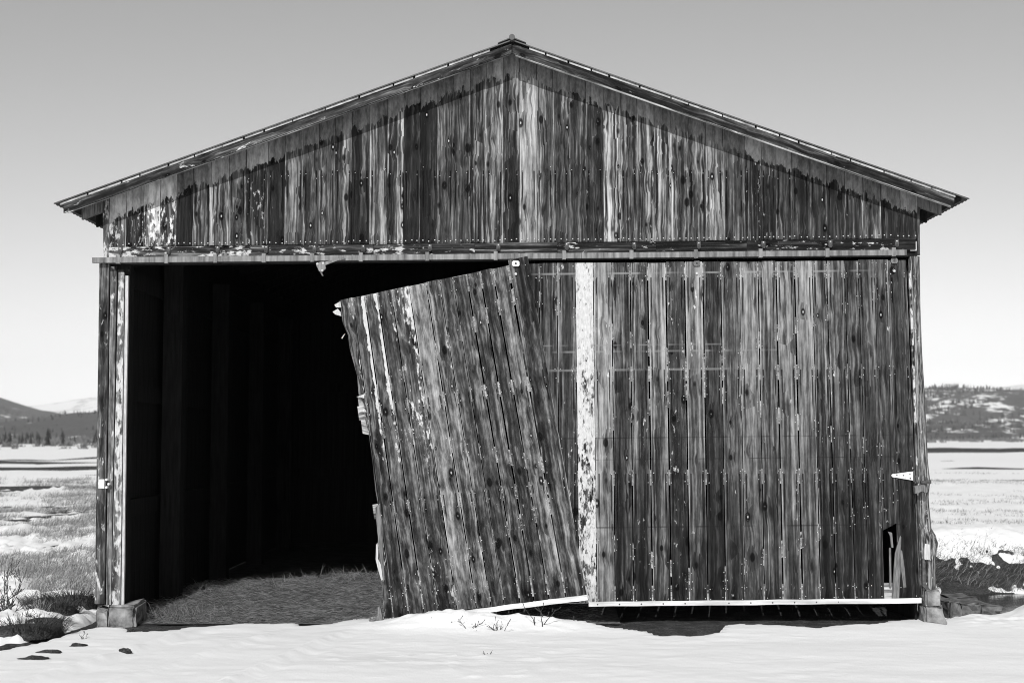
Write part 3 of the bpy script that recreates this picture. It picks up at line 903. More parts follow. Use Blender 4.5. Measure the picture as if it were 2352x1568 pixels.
def bark():
    t = NT('peeling_post_wood')
    q = t.xyz(t.pos())
    v = t.vec(t.mul(q[0], 60.0), t.mul(q[1], 60.0), t.mul(q[2], 9.0))
    n = t.noise(v, 1.0, 5.0, .65); st = t.noise(t.vec(t.mul(q[0], 70.0), t.mul(q[1], 70.0), t.mul(q[2], 1.2)), 1.0, 3.0)
    p = t.noise(t.vec(t.mul(q[0], 25.0), t.mul(q[1], 25.0), t.mul(q[2], 14.0)), 1.0, 5.0, .6)
    c = t.ramp(t.math('MULTIPLY_ADD', st, .55, t.mul(n, .5)), [(.38, .010), (.47, .05), (.55, .22), (.68, .5)])
    t.color(t.mix(t.step(.63, .68, p), c, .5))
    t.bump(t.add(n, st), .9, .02)
    return t.m
M['bark'] = bark()
post_r = mb.build('corner_post', M['bark'], barn, smooth=True)
mb = MB()
q = [pix(2126, 1248, -.10), pix(2137, 1250, -.10), pix(2138, 1285, -.10), pix(2124, 1285, -.10), pix(2124, 1262, -.10)]
mb.prism([(p.x, p.z) for p in q], -.085, -.05)
mb.build('bare_chip', M['splinter'], post_r)
mb = MB()
mb.prism([(p.x, p.z) for p in (pix(2119, 1283, -.1), pix(2124, 1283, -.1), pix(2127, 1340, -.1), pix(2143, 1362, -.1), pix(2141, 1368, -.1), pix(2119, 1345, -.1))], -.10, -.06)
mb.build('iron_strap', M['bracket'], post_r)
quad_board('jamb_board', pix(2087, 622, -.05), pix(2092.5, 622, -.05), pix(2116, 1370, -.05), pix(2121, 1370, -.05), .04, M['trim'], barn, (.5, .40, 0, .2), 10)
# latch on the right post
mb = MB()
q = [pix(2098, 1116, -.12), pix(2120, 1112, -.12), pix(2127, 1119, -.12), pix(2129, 1128, -.12), pix(2124, 1132, -.12), pix(2118, 1127, -.12), pix(2100, 1133, -.12)]
mb.prism([(p.x, p.z) for p in q], -.15, -.10)
lb = mb.build('latch_block', M['splinter_old'], barn)
mb = MB()
mb.tube([pix(2104, 1092, -.11), pix(2108, 1108, -.13), pix(2104, 1118, -.11)], .014, 8)
mb.tube([pix(2115, 1108, -.11), pix(2138, 1106, -.11)], .018, 8)
mb.tube([pix(2126, 1096, -.1), pix(2130, 1108, -.12)], .016, 8)
mb.build('latch_iron', M['bracket'], lb)

# --- side walls, back wall, posts and girts
wx0, wx1 = -3.70, 3.72
def shared(name, me, loc, parent, mat):
    o = bpy.data.objects.new(name, me); COL.objects.link(o); o.parent = parent; o.location = loc
    return o
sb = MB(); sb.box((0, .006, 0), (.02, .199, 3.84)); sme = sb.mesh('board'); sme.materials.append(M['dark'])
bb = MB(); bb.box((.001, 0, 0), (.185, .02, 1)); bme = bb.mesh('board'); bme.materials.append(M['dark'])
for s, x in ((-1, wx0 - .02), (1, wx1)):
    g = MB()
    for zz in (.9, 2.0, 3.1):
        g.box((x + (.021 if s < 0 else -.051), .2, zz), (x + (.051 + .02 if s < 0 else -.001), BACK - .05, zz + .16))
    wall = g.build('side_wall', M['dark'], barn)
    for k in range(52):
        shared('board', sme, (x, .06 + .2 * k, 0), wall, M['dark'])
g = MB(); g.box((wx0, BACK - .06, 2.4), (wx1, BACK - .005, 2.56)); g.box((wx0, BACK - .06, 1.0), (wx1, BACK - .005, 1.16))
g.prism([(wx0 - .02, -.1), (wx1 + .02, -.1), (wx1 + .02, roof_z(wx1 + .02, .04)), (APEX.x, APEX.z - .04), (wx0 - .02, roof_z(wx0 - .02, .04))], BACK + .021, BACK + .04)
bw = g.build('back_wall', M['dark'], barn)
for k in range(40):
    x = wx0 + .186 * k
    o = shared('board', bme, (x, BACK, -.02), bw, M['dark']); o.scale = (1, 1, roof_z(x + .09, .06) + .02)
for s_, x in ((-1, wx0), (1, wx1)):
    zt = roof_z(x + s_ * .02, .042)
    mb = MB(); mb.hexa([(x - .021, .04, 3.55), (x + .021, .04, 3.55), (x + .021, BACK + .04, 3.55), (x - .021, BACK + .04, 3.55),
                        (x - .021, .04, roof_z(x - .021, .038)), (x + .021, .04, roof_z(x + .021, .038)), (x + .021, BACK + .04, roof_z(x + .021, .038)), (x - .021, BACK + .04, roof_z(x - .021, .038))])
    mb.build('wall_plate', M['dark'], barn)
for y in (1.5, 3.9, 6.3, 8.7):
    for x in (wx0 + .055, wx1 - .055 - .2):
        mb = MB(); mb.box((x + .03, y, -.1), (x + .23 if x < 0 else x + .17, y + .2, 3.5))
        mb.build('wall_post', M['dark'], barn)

# ================================================================== doors
def rails_and_nails(door, P, seams_top, seams_bot, Yb, rails, diags, matn, seedv):
    """P(s, t): point on the door's back face; rails/diags as (s0,t0,s1,t1,halfwidth)"""
    r = random.Random(seedv)
    nb = MB()
    segs = []
    for (s0, t0, s1, t1, hw) in rails + diags:
        a0, a1, b0, b1 = P(s0, t0 - hw), P(s1, t1 - hw), P(s0, t0 + hw), P(s1, t1 + hw)
        for q in (a0, a1, b0, b1): q.y = Yb
        beam_board('rail' if t0 == t1 else 'brace', a0, a1, b0, b1, .03, M['rail'], door, (.5 + r.uniform(-.08, .1), .25, 0, .1), 5)
        segs.append((s0, t0, s1, t1, hw))
    return segs

# --- standing door on the right
RT = [1945, 2021, 2087, 2156, 2224, 2293, 2362, 2427, 2495, 2566, 2635, 2702, 2772, 2841, 2909, 2978, 3045, 3098, 3165, 3217, 3277, 3329, 3398]
RB = [1960, 2036, 2102, 2172, 2239, 2306, 2375, 2447, 2518, 2586, 2655, 2722, 2794, 2867, 2937, 3010, 3078, 3135, 3208, 3259, 3318, 3371, 3450]
RTONE = [.30, .34, .40, .46, .55, .38, .36, .46, .36, .46, .34, .40, .46, .44, .46, .46, .38, .36, .36, .34, .36, .33]
RTONE[4 - 1] = .5
RTONE = [(v + r0 * .5) * 1.45 - .225 for v, r0 in zip(RTONE, [0, .03, -.03, 0, .03, -.04, .0, .04, -.03, .05, -.05, .02, .04, -.03, .04, .05, -.04, .03, -.04, .02, .03, -.03])]
RPAINT = [.06, .05, .08, .12, .92, .05, .05, .08, .05, .16, .10, .05, .05, .06, .08, .09, .06, .06, .12, .07, .05, .10]
RPAINT = [.06, .05, .12, .53, .05, .04, .10, .05, .17, .09, .04, .05, .06, .06, .08, .05, .05, .12, .06, .05, .10, .03]
YD = -.085
rdoor = thing('sliding_door', 'upright plank sliding door covering the right half of the barn front', 'door', (1.9, YD, .05))
def rtop(x): return lerp(989, 974, (x - 2021) / 1377)
def rbot(x): return lerp(2258, 2243, (x - 2205) / 1250)
def RP(s, t, Y=YD):
    f = s * (len(RT) - 1)
    i = min(int(f), len(RT) - 2); u = f - i
    xt, xb = lerp(RT[i], RT[i+1], u), lerp(RB[i], RB[i+1], u)
    return src(xt, rtop(xt), Y).lerp(src(xb, rbot(xb), Y), t)
nR = len(RT) - 1
def frac(x):  # picture x (top scale) to s
    return np.interp(x, RT, np.linspace(0, 1, len(RT)))
def tt(y): return (y - 982) / 1270.0
def sx(x, y):
    return float(np.interp(x, [lerp(a, b, tt(y)) for a, b in zip(RT, RB)], np.linspace(0, 1, len(RT))))
hw = .022
R_rails = [(0.0, .026, 1.0, .026, .026), (0, tt(1402), 1, tt(1402), hw), (0, tt(1792), 1, tt(1792), hw), (0, tt(2225), 1, tt(2225), .024)]
R_diag = [(0.0, tt(1080), sx(2580, 1390), tt(1372), .05), (sx(2610, 1390), tt(1372), sx(3370, 1060), tt(1075), .05),
          (0.0, tt(1720), sx(2600, 1430), tt(1462), .05), (sx(2640, 1430), tt(1462), sx(3420, 1740), tt(1745), .05),
          (0.0, tt(1880), sx(2630, 2200), tt(2180), .05), (sx(2670, 2200), tt(2180), sx(3420, 1850), tt(1850), .05)]
R_diag = [(a, b, c, d, .024) for a, b, c, d, e in R_diag]
r_ = random.Random(3)
for a, b, c, d, h in R_rails + R_diag:
    A0, A1, B0, B1 = RP(a, b - h), RP(c, d - h), RP(a, b + h), RP(c, d + h)
    flat = b == d
    for q in (A0, A1, B0, B1): q.y = YD + (.0235 if flat else .0235)
    if not flat:
        k = .012 / max(.001, abs(c - a))
        for q in (A0, A1, B0, B1): q.y += .003
    beam_board('rail' if flat else 'brace', A0, A1, B0, B1, .03, M['rail'], rdoor, (.70 + r_.uniform(-.08, .1), .16, 0, .1), 6)
dn = MB()
BROKEN = 20
for i in range(nR):
    gap = r_.choice((.005, .006, .007, .009, .010))
    s0, s1 = i / nR, (i + 1) / nR
    TL, TR, BL, BR = RP(s0, 0), RP(s1, 0), RP(s0, 1), RP(s1, 1)
    for q in (TL, BL): q.x += gap
    for q in (TR, BR): q.x -= gap * .6
    dz, dy = r_.uniform(-.006, .006), r_.uniform(-.004, .004)
    for q in (TL, TR): q.z += dz
    for q in (TL, TR, BL, BR): q.y += dy
    col = (RTONE[i] + r_.uniform(-.03, .03), RPAINT[i], 0.0, r_.uniform(.1, .7))
    if i == BROKEN:
        t = .80
        L2, R2_ = TL.lerp(BL, t), TR.lerp(BR, t - .02)
        quad_board('board', TL, TR, L2, R2_, .022, M['door'], rdoor, col)
        for pts in ([(3334, 2052), (3341, 2054), (3343, 2200), (3336, 2200)], [(3375, 2006), (3379, 2012), (3376, 2140), (3371, 2242), (3345, 2242), (3350, 2160), (3356, 2075)],
                    [(3377, 2060), (3383, 2064), (3392, 2130), (3398, 2200), (3388, 2202), (3380, 2140)], [(3330, 1992), (3345, 1996), (3350, 2052), (3342, 2052), (3338, 2010)]):
            mb = MB()
            w = [src(x, y, YD + .004) for x, y in pts]
            mb.prism([(p.x, p.z) for p in w][::-1], YD + .002 + r_.uniform(-.004, .004), YD + .018)
            mb.build('splinter', M['splinter_old'], rdoor)
    else:
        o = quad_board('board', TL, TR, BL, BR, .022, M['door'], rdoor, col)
        if i == 3: o['label'] = 'board still thick with white paint'
    for a, b, c, d, h in R_rails + R_diag:
        lo, hi = min(a, c), max(a, c)
        for f in (.13, .87):
            s = lerp(s0, s1, f)
            if not lo <= s <= hi: continue
            t = lerp(b, d, (s - a) / (c - a))
            if i == BROKEN and t > .78: continue
            for k in (-.6, .6):
                p = RP(s, t + h * k + r_.uniform(-.003, .003))
                (dn.nail((p.x + r_.uniform(-.008, .008), YD + dy - .002, p.z + r_.uniform(-.008, .008)), r_.uniform(.0035, .0055)) if r_.random() > .22 else None)
dn = dn.build('nail_heads', M['nail'], rdoor); dn['kind'] = 'stuff'
# pale metal edge along its foot
mb = MB()
c0, c1, c2, c3 = src(2208, 2273, YD - .012), src(3456, 2260, YD - .012), src(3456, 2241, YD - .012), src(2208, 2256, YD - .012)
B_ = Vector((0, .05, 0))
NS = 14
jit = [Vector((0, r_.uniform(-.004, .002), r_.uniform(-.003, .003))) for _ in range(NS + 1)]
for k in range(NS):
    p0, p1, q0, q1 = c0.lerp(c1, k / NS) + jit[k], c0.lerp(c1, (k + 1) / NS) + jit[k + 1], c3.lerp(c2, k / NS) + jit[k], c3.lerp(c2, (k + 1) / NS) + jit[k + 1]
    mb.hexa([p0, p1, p1 + B_, p0 + B_, q0, q1, q1 + B_, q0 + B_])
st = mb.build('bottom_strip', M['strip'], rdoor)
mb = MB()
for k in range(15):
    p = c0.lerp(c1, (k + .4) / 15.2) + (c3 - c0) * .45
    mb.nail((p.x, p.y - .001, p.z), .0075, .002)
mb.build('screw_heads', M['bracket'], st)['kind'] = 'stuff'
# strap hinge and hanger plates
mb = MB()
q = [pix(2047, 1091, 0), pix(2050, 1088, 0), pix(2097, 1082, 0), pix(2098, 1103, 0), pix(2050, 1095, 0)]
w = [pix(*a, YD - .012) for a in ((2047, 1091), (2050, 1088), (2097, 1082), (2098, 1103), (2050, 1095))]
mb.prism([(p.x, p.z) for p in w][::-1], YD - .014, YD - .006)
hg = mb.build('strap_hinge', M['plate'], rdoor)
mb = MB(); a = pix(2098, 1081, 0); mb.tube([pix(2099, 1080, YD - .012), pix(2100, 1106, YD - .012)], .012, 8)
for px_, py_ in ((2060, 1090), (2075, 1091), (2090, 1088), (2091, 1098)): mb.nail(pix(px_, py_, YD - .0145), .007, .003)
mb.build('hinge_barrel', M['bracket'], hg)
def hanger(parent, x0, y0, x1, y1, Y, mat='track'):
    mb = MB()
    a, b = src(x0, y0, Y), src(x1, y1, Y)
    k = .012
    poly = [(a.x + k, a.z), (b.x - k, a.z), (b.x, a.z - k), (b.x, b.z + k), (b.x - k, b.z), (a.x + k, b.z), (a.x, b.z + k), (a.x, a.z - k)]
    mb.prism(poly[::-1], Y - .008, Y)
    o = mb.build('hanger_plate', M[mat], parent)
    mb = MB(); c = (a + b) / 2
    mb.nail((c.x, Y - .0085, c.z), .011, .003); mb.build('bolt', M['bracket'], o)
    mb = MB(); mb.nail((c.x, Y - .004, b.z - .07), .013, .008); mb.build('rivet', M['nail'], o)
    return o
hanger(rdoor, 2600, 978, 2626, 997, YD - .005)
hanger(rdoor, 3340, 968, 3366, 988, YD - .005)

# --- the door that has come down on the left
FT = [1270, 1322, 1365, 1414, 1466, 1533, 1596, 1645, 1696, 1747, 1798, 1845, 1903, 1980]
FB = [1440, 1475, 1531, 1590, 1641, 1714, 1786, 1841, 1890, 1949, 2002, 2059, 2122, 2202]
FTONE = [.40, .34, .40, .38, .40, .56, .46, .36, .36, .36, .34, .52, .34]
FTONE = [v * 1.15 + .03 for v in FTONE]
FPAINT = [.20, .06, .06, .08, .22, .10, .05, .05, .06, .04, .06, .08, .03]
FEDGE = [.12, .40, .42, .10, .12, .0, .10, 0, 0, 0, 0, 0, 0]
YF = -.165
fdoor = thing('sliding_door', 'tilted plank door fallen off its track, propped across the open doorway', 'door', (-.4, YF, 0))
def ftop(x): return lerp(1127, 980, (x - 1270) / 710)
def fbot(x): return lerp(2318, 2232, (x - 1440) / 762)
def FP(s, t, Y=YF):
    f = s * (len(FT) - 1)
    i = min(int(f), len(FT) - 2); u = f - i
    xt, xb = lerp(FT[i], FT[i+1], u), lerp(FB[i], FB[i+1], u)
    return src(xt, ftop(xt), Y).lerp(src(xb, fbot(xb), Y), t)
F_rails = [(.02, .026, 1.0, .026, .026), (.02, .36, 1, .36, .022), (.03, .67, 1, .67, .022), (.05, .955, 1, .955, .03)]
F_diag = [(.03, .335, .98, .075, .024), (.03, .40, .98, .62, .024), (.06, .93, .98, .71, .024)]
for a, b, c, d, h in F_rails + F_diag:
    A0, A1, B0, B1 = FP(a, b - h), FP(c, d - h), FP(a, b + h), FP(c, d + h)
    for q in (A0, A1, B0, B1): q.y = YF + (.0235 if b == d else .0265)
    beam_board('rail' if b == d else 'brace', A0, A1, B0, B1, .03, M['rail'], fdoor, (.68 + r_.uniform(-.08, .1), .16, 0, .1), 6)
fn = MB()
nF = len(FT) - 1
LEFT = [(780, 690), (784, 712), (787, 740), (800, 770), (803, 800), (812, 832), (820, 862), (824, 905), (835, 925), (838, 960), (846, 990), (852, 1030), (858, 1080), (863, 1130), (868, 1160), (872, 1200), (868, 1245),
        (870, 1290), (877, 1335), (880, 1380), (882, 1420)]
for i in range(nF):
    gap = r_.choice((.005, .006, .007, .009, .010))
    s0, s1 = i / nF, (i + 1) / nF
    TL, TR, BL, BR = FP(s0, 0), FP(s1, 0), FP(s0, 1), FP(s1, 1)
    for q in (TL, BL): q.x += gap
    for q in (TR, BR): q.x -= gap * .6
    dz, dy = r_.uniform(-.006, .006), r_.uniform(-.004, .004)
    if i == nF - 1: dz = .05
    for q in (TL, TR): q.z += dz
    for q in (TL, TR, BL, BR): q.y += dy
    col = (FTONE[i] + r_.uniform(-.03, .03), FPAINT[i], FEDGE[i], r_.uniform(.3, .85))
    vt = (TL - BL).length
    if i == 0:
        ls = [pix(x, y, YF) for x, y in LEFT]
        rs = [TR.lerp(BR, k / (len(LEFT) - 1)) for k in range(len(LEFT))]
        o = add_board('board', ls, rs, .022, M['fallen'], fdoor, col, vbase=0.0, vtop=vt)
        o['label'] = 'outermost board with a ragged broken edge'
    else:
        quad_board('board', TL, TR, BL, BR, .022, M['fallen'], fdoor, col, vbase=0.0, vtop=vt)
    for a, b, c, d, h in F_rails + F_diag:
        lo, hi = min(a, c), max(a, c)
        for f in (.14, .86):
            s = lerp(s0, s1, f)
            if not lo <= s <= hi or s < .02: continue
            t = lerp(b, d, (s - a) / (c - a))
            for k in (-.6, .6):
                p = FP(s, t + h * k + r_.uniform(-.003, .003))
                (fn.nail((p.x + r_.uniform(-.008, .008), YF + dy - .002, p.z + r_.uniform(-.008, .008)), r_.uniform(.0035, .0055)) if r_.random() > .22 else None)
fn = fn.build('nail_heads', M['nail'], fdoor); fn['kind'] = 'stuff'
mb = MB()
c0, c1, c2, c3 = pix(1056, 1414, YF - .012), pix(1350, 1377, YF - .012), pix(1348, 1365, YF - .012), pix(1054, 1403, YF - .012)
NS = 14
jit = [Vector((0, r_.uniform(-.004, .002), r_.uniform(-.003, .003))) for _ in range(NS + 1)]
for k in range(NS):
    p0, p1, q0, q1 = c0.lerp(c1, k / NS) + jit[k], c0.lerp(c1, (k + 1) / NS) + jit[k + 1], c3.lerp(c2, k / NS) + jit[k], c3.lerp(c2, (k + 1) / NS) + jit[k + 1]
    mb.hexa([p0, p1, p1 + B_, p0 + B_, q0, q1, q1 + B_, q0 + B_])
st = mb.build('bottom_strip', M['strip'], fdoor)
mb = MB()
for k in range(5):
    p = c0.lerp(c1, (k + .6) / 5.3) + (c3 - c0) * .45
    mb.nail((p.x, p.y - .001, p.z), .0075, .002)
mb.build('screw_heads', M['bracket'], st)['kind'] = 'stuff'
hanger(fdoor, 1920, 978, 1948, 999, YF - .012, 'plate')
for pts, m in (([(764, 716), (776, 709), (782, 716), (784, 726), (770, 722)], 'splinter'), ([(768, 700), (782, 692), (784, 706), (772, 706)], 'splinter'), ([(823, 945), (838, 938), (842, 946)], 'splinter'),
               ([(819, 911), (838, 904), (836, 914)], 'splinter'), ([(864, 1250), (867, 1246), (869, 1262), (868, 1282), (877, 1300), (880, 1330), (876, 1332), (868, 1305), (863, 1284)], 'splinter'),
               ([(862, 1165), (870, 1158), (878, 1200), (880, 1270), (884, 1330), (880, 1335), (872, 1270), (866, 1210)], 'splinter_old'),
               ([(790, 768), (793, 766), (786, 778), (784, 776)], 'splinter')):
    mb = MB()
    w = [pix(x, y, YF) for x, y in pts]
    mb.prism([(p.x, p.z) for p in w][::-1], YF - .006, YF + .01)
    mb.build('splinter', M[m], fdoor)

# the hanger left dangling from the track
hgr = thing('roller_hanger', 'bent roller hanger dangling from the track above the open doorway', 'hanger', tuple(pix(735, 610, -.16)))
mb = MB()
a, b = pix(792, 590, -.15), pix(742, 607, -.17)
mb.hexa([b + Vector((0, 0, -.016)), a + Vector((0, 0, -.008)), a + Vector((0, .006, -.008)), b + Vector((0, .006, -.016)), b + Vector((-.004, 0, .016)), a + Vector((0, 0, .004)), a + Vector((0, .006, .004)), b + Vector((-.004, .006, .016))])
mb.build('arm', M['track'], hgr)
mb = MB()
w = [pix(*q, -.18) for q in ((726, 604), (744, 600), (747, 608), (748, 617), (742, 622), (740, 625), (733, 623), (730, 616), (727, 611))]
mb.prism([(p.x, p.z) for p in w][::-1], -.186, -.15)
mb.build('bracket_plate', M['track'], hgr)
mb = MB(); mb.tube([pix(737, 622, -.168), pix(739, 629, -.168), pix(742, 634, -.168)], [.010, .008, .006], 6)
mb.build('hook', M['track'], hgr)
mb = MB()
for q in ((729, 606), (742, 605), (740, 621)): mb.nail(pix(*q, -.188), .012, .01)
mb.build('bolt', M['nail'], hgr)

# ------------------------------------------------------------------ foundation stones
def stone(name, label, cat, lo, hi, mat, seedv, group=None, cuts=5, rough=.16, ball=False):
    r = random.Random(seedv)
    import bmesh
    bm = bmesh.new()
    if ball:
        bmesh.ops.create_icosphere(bm, subdivisions=3, radius=.5)
    else:
        bmesh.ops.create_cube(bm, size=1.0)
        bmesh.ops.bevel(bm, geom=bm.edges[:], offset=.09, segments=2, affect='EDGES')
        bmesh.ops.subdivide_edges(bm, edges=bm.edges[:], cuts=2, use_grid_fill=True)
    lo, hi = Vector(lo), Vector(hi)
    c, s = (lo + hi) / 2, hi - lo
    sx_ = r.uniform(0, 50)
    for v in bm.verts:
        q = v.co
        n = (float(fbm(np.array([q.x * 2.1 + sx_]), np.array([q.z * 2.1 + q.y * 1.7]), seedv, 3)[0]) - .5)
        q *= 1 + n * rough * 4 + r.uniform(-rough, rough) * .4
        v.co = Vector((q.x * s.x, q.y * s.y, q.z * s.z + s.z / 2))
    me = bpy.data.meshes.new(name); bm.to_mesh(me); bm.free()
    me.materials.append(mat)
    o = bpy.data.objects.new(name, me); COL.objects.link(o)
    o.location = (c.x, c.y, lo.z); o.rotation_euler.z = r.uniform(-.06, .06)
    return tag(o, label, cat, group)
a, b = pix(225, 1428, -.03), pix(256, 1398, -.03)
stone('foundation_stone', 'small squared grey stone under the outer corner of the left jamb', 'stone', (a.x, -.12, -.14), (b.x, .22, b.z + .005), M['stone'], 3)
a, b = pix(254, 1428, -.05), pix(313, 1393, -.05)
stone('foundation_stone', 'broad cracked stone block at the foot of the open doorway', 'stone', (a.x, -.14, -.14), (b.x, .26, b.z + .012), M['stone'], 8)
a, b = pix(2117, 1412, -.02), pix(2161, 1385, -.02)
stone('foundation_stone', 'pale rough stone under the right corner post', 'stone', (a.x, -.15, -.10), (b.x, .2, b.z), M['stone'], 5)
a, b = pix(2119, 1374, -.02), pix(2154, 1352, -.02)
stone('packing_stone', 'flat grey packing block between right post and its stone', 'stone', (a.x, -.13, b.z - .15), (b.x - .004, .16, b.z), M['stone'], 12, rough=.03)

for k, (p0, p1, y0, lab) in enumerate((((2200, 1408), (2248, 1383), .55, 'snow dusted rock nearest the right corner post by the creek'), ((2243, 1410), (2293, 1388), .75, 'dark wedge shaped rock in front of the creek water'),
                                       ((2172, 1404), (2202, 1380), .5, 'shadowed dark rock hard against the right corner post'), ((2170, 1392), (2236, 1370), 1.3, 'long low rock behind the rocks beside the right post'))):
    a, b = pix(*p0, y0), pix(*p1, y0)
    stone('creek_rock', lab, 'rock', (a.x, y0 - .1, min(a.z, -.1)), (b.x, y0 + .35, b.z), M['rock'], 20 + k, 'rocks beside the creek', rough=.17)

for k, (px, py, rx, ry, lab) in enumerate(((303, 1451, .075, .05, 'dark earth clump on snow just below the left foundation block'), (178, 1483, .09, .05, 'flat dark earth clump, upper one of the row at lower left'),
        (118, 1500, .13, .05, 'long dark earth clump in the middle of the lower left row'), (80, 1514, .14, .06, 'largest dark earth clump low in the left corner snow'), (288, 1503, .06, .035, 'tiny dark clump below the big earth clump by the block'))):
    c = ground_at(px, py, -.04)
    zz = float(snow_h(np.array(c.x), np.array(c.y)))
    stone('earth_clump', lab, 'earth clump', (c.x - rx * .8, c.y - ry, zz - .022), (c.x + rx * .8, c.y + ry, zz + .022), M['soil'], 60 + k, 'earth clumps on the snow', rough=.40, ball=True)

# ------------------------------------------------------------------ hay, grass, weeds
def hay_top(x, y):
    xl = -3.5
    prof = np.interp(x, [-3.6, -3.3, -3.0, -2.55, -2.1, -1.7, -1.2, -.6, 1.0], [-.02, .04, .04, .09, .14, .18, .16, .14, .08])
    f = sstep(-.12, 1.9, y) * (1 - sstep(2.2, 4.0, y))
    return -.055 + (prof + .05) * f + .11 * (fbm(x * 3.2, y * 3.2, 70, 3) - .5) * sstep(0, .5, y)
xs, ys = np.linspace(-3.6, 1.0, 150), np.linspace(.0, 4.2, 110)
X, Y = np.meshgrid(xs, ys); Z = hay_top(X, Y)
mb = MB(); mb.v = np.stack([X, Y, Z], -1).reshape(-1, 3).tolist()
n = len(xs); mb.f = [(i*n + j, i*n + j + 1, (i+1)*n + j + 1, (i+1)*n + j) for i in range(len(ys) - 1) for j in range(n - 1)]
tag(mb.build('hay_bed', M['hay'], smooth=True), kind='stuff')
mb = MB()
hx = RNG.uniform(-3.6, .8, 26000); hy = RNG.uniform(.05, 3.4, 26000) ** 1.0
hz = hay_top(hx, hy)
for x, y, z in zip(hx, hy, hz):
    a = random.uniform(0, 6.283); e = abs(random.gauss(0, .22))
    L = random.uniform(.05, .17)
    mb.blade((x, y, z), (math.cos(a), math.sin(a) * .7, e), L, .0045, random.uniform(-.2, .4), side=(0, -.3, 1))
for k in range(500):
    x = random.uniform(-3.45, -.8); y = random.uniform(1.6, 2.3)
    mb.blade((x, y, float(hay_top(np.array(x), np.array(y)))), (random.uniform(-1, 1), random.uniform(-.6, .3), random.uniform(.2, 1)), random.uniform(.06, .2), .004, .2, side=(1, 0, 0))
for k in range(260):
    x = random.gauss(-3.2, .18); y = random.uniform(.1, .6)
    mb.blade((x, y, float(hay_top(np.array(x), np.array(y)))), (random.uniform(-1, .6), -.2, random.uniform(.3, 1)), random.uniform(.1, .25), .004, .3, side=(1, 0, 0))
tag(mb.build('loose_hay', M['straw']), kind='stuff')

# dead grass over the left field, thin along the right
gl = MB()
cnt = 0
GB = ((3.2, 8.0, .9), (8, 13, .55), (13, 22, .75), (22, 40, .7))
gD = 13.3 + 45 * RNG.random(60000) ** 2.0
gx = (RNG.uniform(-60, 236, 60000) - 1176) * gD / FPX; gy = gD + CAM.y
dens = fbm(gx * .8, gy * .55, 80, 4) + .03 + .14 * fbm(gx * 3, gy * 2, 81, 2) - .06 + .20 * np.exp(-((gy - 5.2) / 1.9) ** 2) + .12 * np.exp(-((gy - 16) / 5) ** 2)
ok = np.nonzero(dens > .60 + RNG.uniform(-.06, .06, 60000))[0][:26000]
gz = np.maximum(soil_h(gx, gy), snow_h(gx, gy)) - .01
for k in ok:
    s = 1 + max(0, gD[k] - 20) * .03
    gl.blade((gx[k], gy[k], gz[k]), (random.gauss(.35, .35), random.gauss(0, .3), 1), random.uniform(.05, .17) * min(s, 1.6), .005 * s, random.uniform(0, .5), side=(1, 0, 0))
bgx = RNG.uniform(4.3, 8.8, 15000); bgy = np.where(RNG.random(15000) < .85, RNG.uniform(4.4, 6.8, 15000), RNG.uniform(.7, 1.6, 15000))
bgz = soil_h(bgx, bgy); bgd = fbm(bgx * 2.2, bgy * 2.2, 90, 3)
for x, y, z, dd in zip(bgx, bgy, bgz, bgd):
    if dd < .36 or z < -.26: continue
    gl.blade((x, y, z - .01), (random.gauss(.5, .5), random.gauss(-.5, .3), random.uniform(.2, 1)), random.uniform(.06, .2), .006, .3, side=(1, 0, 0))
rD = 20.5 + 50 * RNG.random(16000) ** 1.6
rx_ = (RNG.uniform(2130, 2420, 16000) - 1176) * rD / FPX; ry_ = rD + CAM.y
rz_ = np.maximum(soil_h(rx_, ry_), snow_h(rx_, ry_)) - .01
rd_ = fbm(rx_ * .25, ry_ * .5, 95, 4)
for x, y, z, dd, D in zip(rx_, ry_, rz_, rd_, rD):
    if dd < .54: continue
    gl.blade((x, y, z), (random.gauss(.2, .4), random.gauss(0, .3), 1), random.uniform(.03, .11), .005 * (1 + (D - 20) * .03), random.uniform(0, .5), side=(1, 0, 0))
tag(gl.build('dry_grass', M['grass']), kind='stuff')

def tussock(label, px, py, r, h, n, seedv, spread=.9, mat='tuss'):
    rr = random.Random(seedv)
    c = ground_at(px, py, -.06)
    z0 = max(float(soil_h(np.array(c.x), np.array(c.y))), float(snow_h(np.array(c.x), np.array(c.y))) - .02)
    t = thing('grass_tussock', label, 'grass tussock', (c.x, c.y, z0), 'dark tussocks by the left corner')
    mb = MB()
    for k in range(n):
        a = rr.uniform(0, 6.283); q = r * math.sqrt(rr.random())
        o = rr.uniform(.3, 1) * spread
        mb.blade((c.x + q * math.cos(a), c.y + q * math.sin(a) * .7, z0 - .01), (math.cos(a) * o, math.sin(a) * o, rr.uniform(.35, 1)), h * rr.uniform(.5, 1.15), .006, rr.uniform(.1, .6), side=(math.sin(a) + .3, -math.cos(a), 0))
    mb.build('blades', M[mat], t)
    mb = MB(); mb.tube([(c.x, c.y, z0 - .03), (c.x, c.y, z0 + h * .22), (c.x, c.y, z0 + h * .38)], [r * .95, r * .8, r * .3], 10)
    mb.build('root_mound', M['soil'], t, smooth=True)
tussock('tussock with long pale stalks in snow left of the barn corner', 100, 1392, .20, .24, 520, 1, mat='grass')
tussock('dark bushy tussock hard against the left jamb foot', 172, 1402, .26, .25, 800, 2)
tussock('drooping dark tussock just below the pale stalked one', 125, 1424, .24, .19, 700, 3)
tussock('low black tussock in the ditch near the left edge', 60, 1462, .34, .17, 900, 4)
tussock('small dark tussock between ditch and drooping tussock', 95, 1446, .24, .14, 500, 5)

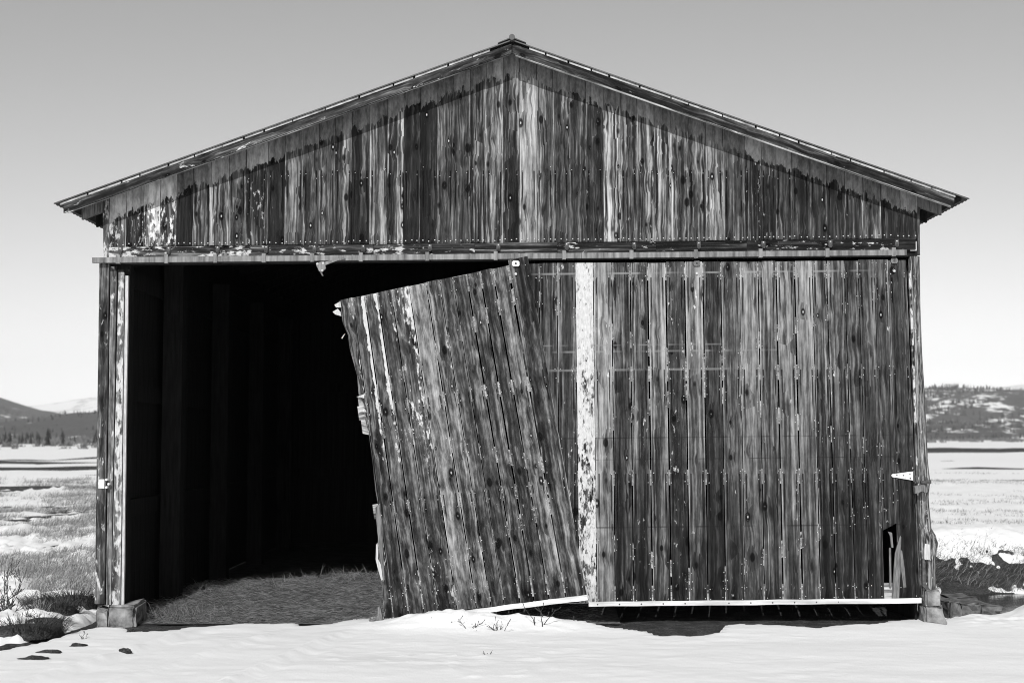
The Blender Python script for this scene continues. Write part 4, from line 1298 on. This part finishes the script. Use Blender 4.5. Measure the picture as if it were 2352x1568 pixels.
def weed(label, px, py, h, n, seedv, z=-.03, lean=.4, rad=.004, twigs=4):
    rr = random.Random(seedv)
    c = ground_at(px, py, z)
    t = thing('dead_weed', label, 'dead weed', (c.x, c.y, z), 'dead weeds in the snow')
    mb = MB()
    for k in range(n):
        p = Vector((c.x + rr.uniform(-.04, .04), c.y + rr.uniform(-.03, .03), z - .02))
        d = Vector((rr.gauss(0, lean), rr.gauss(0, lean * .5), 1)).normalized()
        L = h * rr.uniform(.45, 1.05)
        pts = [p]
        for s in range(4):
            d = (d + Vector((rr.gauss(0, .22), rr.gauss(0, .12), rr.gauss(-.05, .12)))).normalized()
            pts.append(pts[-1] + d * L / 4)
        mb.tube(pts, [rad, rad * .85, rad * .7, rad * .5, rad * .3], 4)
        for s in range(twigs):
            b = pts[rr.randint(1, 4)]
            d2 = (d + Vector((rr.gauss(0, .8), rr.gauss(0, .4), rr.gauss(.1, .4)))).normalized()
            mb.tube([b, b + d2 * L * .14, b + d2 * L * .26 + Vector((0, 0, .01))], [rad * .6, rad * .45, rad * .8], 4)
    mb.build('stems', M['twig'], t)
weed('bushy dead weed standing at the left edge of the snow', 12, 1432, .48, 16, 1, -.08, .22, .005, 9)
weed('low dead weed left of it all beside the edge ditch', 40, 1448, .25, 7, 2, -.08, .4, .004, 6)
weed('tall bent weed in front of the fallen door strip', 1237, 1442, .26, 3, 3, -.02, .3, .005, 2)
weed('slim seed head weed leaning against the fallen door shadow', 1262, 1432, .22, 2, 13, -.02, .35, .006, 1)
weed('flat twiggy weed below the middle of the fallen door', 1150, 1450, .17, 6, 4, -.03, 1.1, .004, 3)
weed('sprawling thin weed left of the twiggy one on the snow', 1075, 1448, .18, 6, 5, -.03, 1.2, .004, 3)
weed('dark clump of weed lowest before the fallen door', 1020, 1443, .12, 7, 6, -.03, 1.6, .005, 3)
weed('sparse weed at the left end of the bare strip', 1325, 1434, .14, 4, 7, -.04, .9, .004, 2)
weed('tiny weed on the drift far below the fallen door', 1120, 1502, .07, 4, 8, -.04, 1.6, .003, 1)
weed('thin weed poking from snow beside the big tussocks', 195, 1470, .16, 4, 9, -.05, .6, .003, 3)

# broken board ends lying at the foot of the fallen door
spl = thing('broken_board_end', 'frayed broken board end lying in snow at the fallen door corner', 'broken board', tuple(pix(868, 1425, -.2)))
for pts in ([(846, 1437), (850, 1430), (866, 1426), (868, 1434), (858, 1438)], [(858, 1420), (872, 1408), (876, 1415), (868, 1426), (860, 1432)], [(868, 1394), (873, 1390), (878, 1412), (882, 1428), (874, 1430), (868, 1415)],
            [(848, 1422), (862, 1417), (864, 1421), (850, 1426)]):
    mb = MB(); w = [pix(x, y, -.2) for x, y in pts]
    y0 = -.21 + random.uniform(-.03, .03)
    mb.prism([(p.x, p.z) for p in w][::-1], y0 - .03, y0 + .03)
    mb.build('splinter', M['splinter_old'], spl)
# strip of half-buried sill timber under the right door
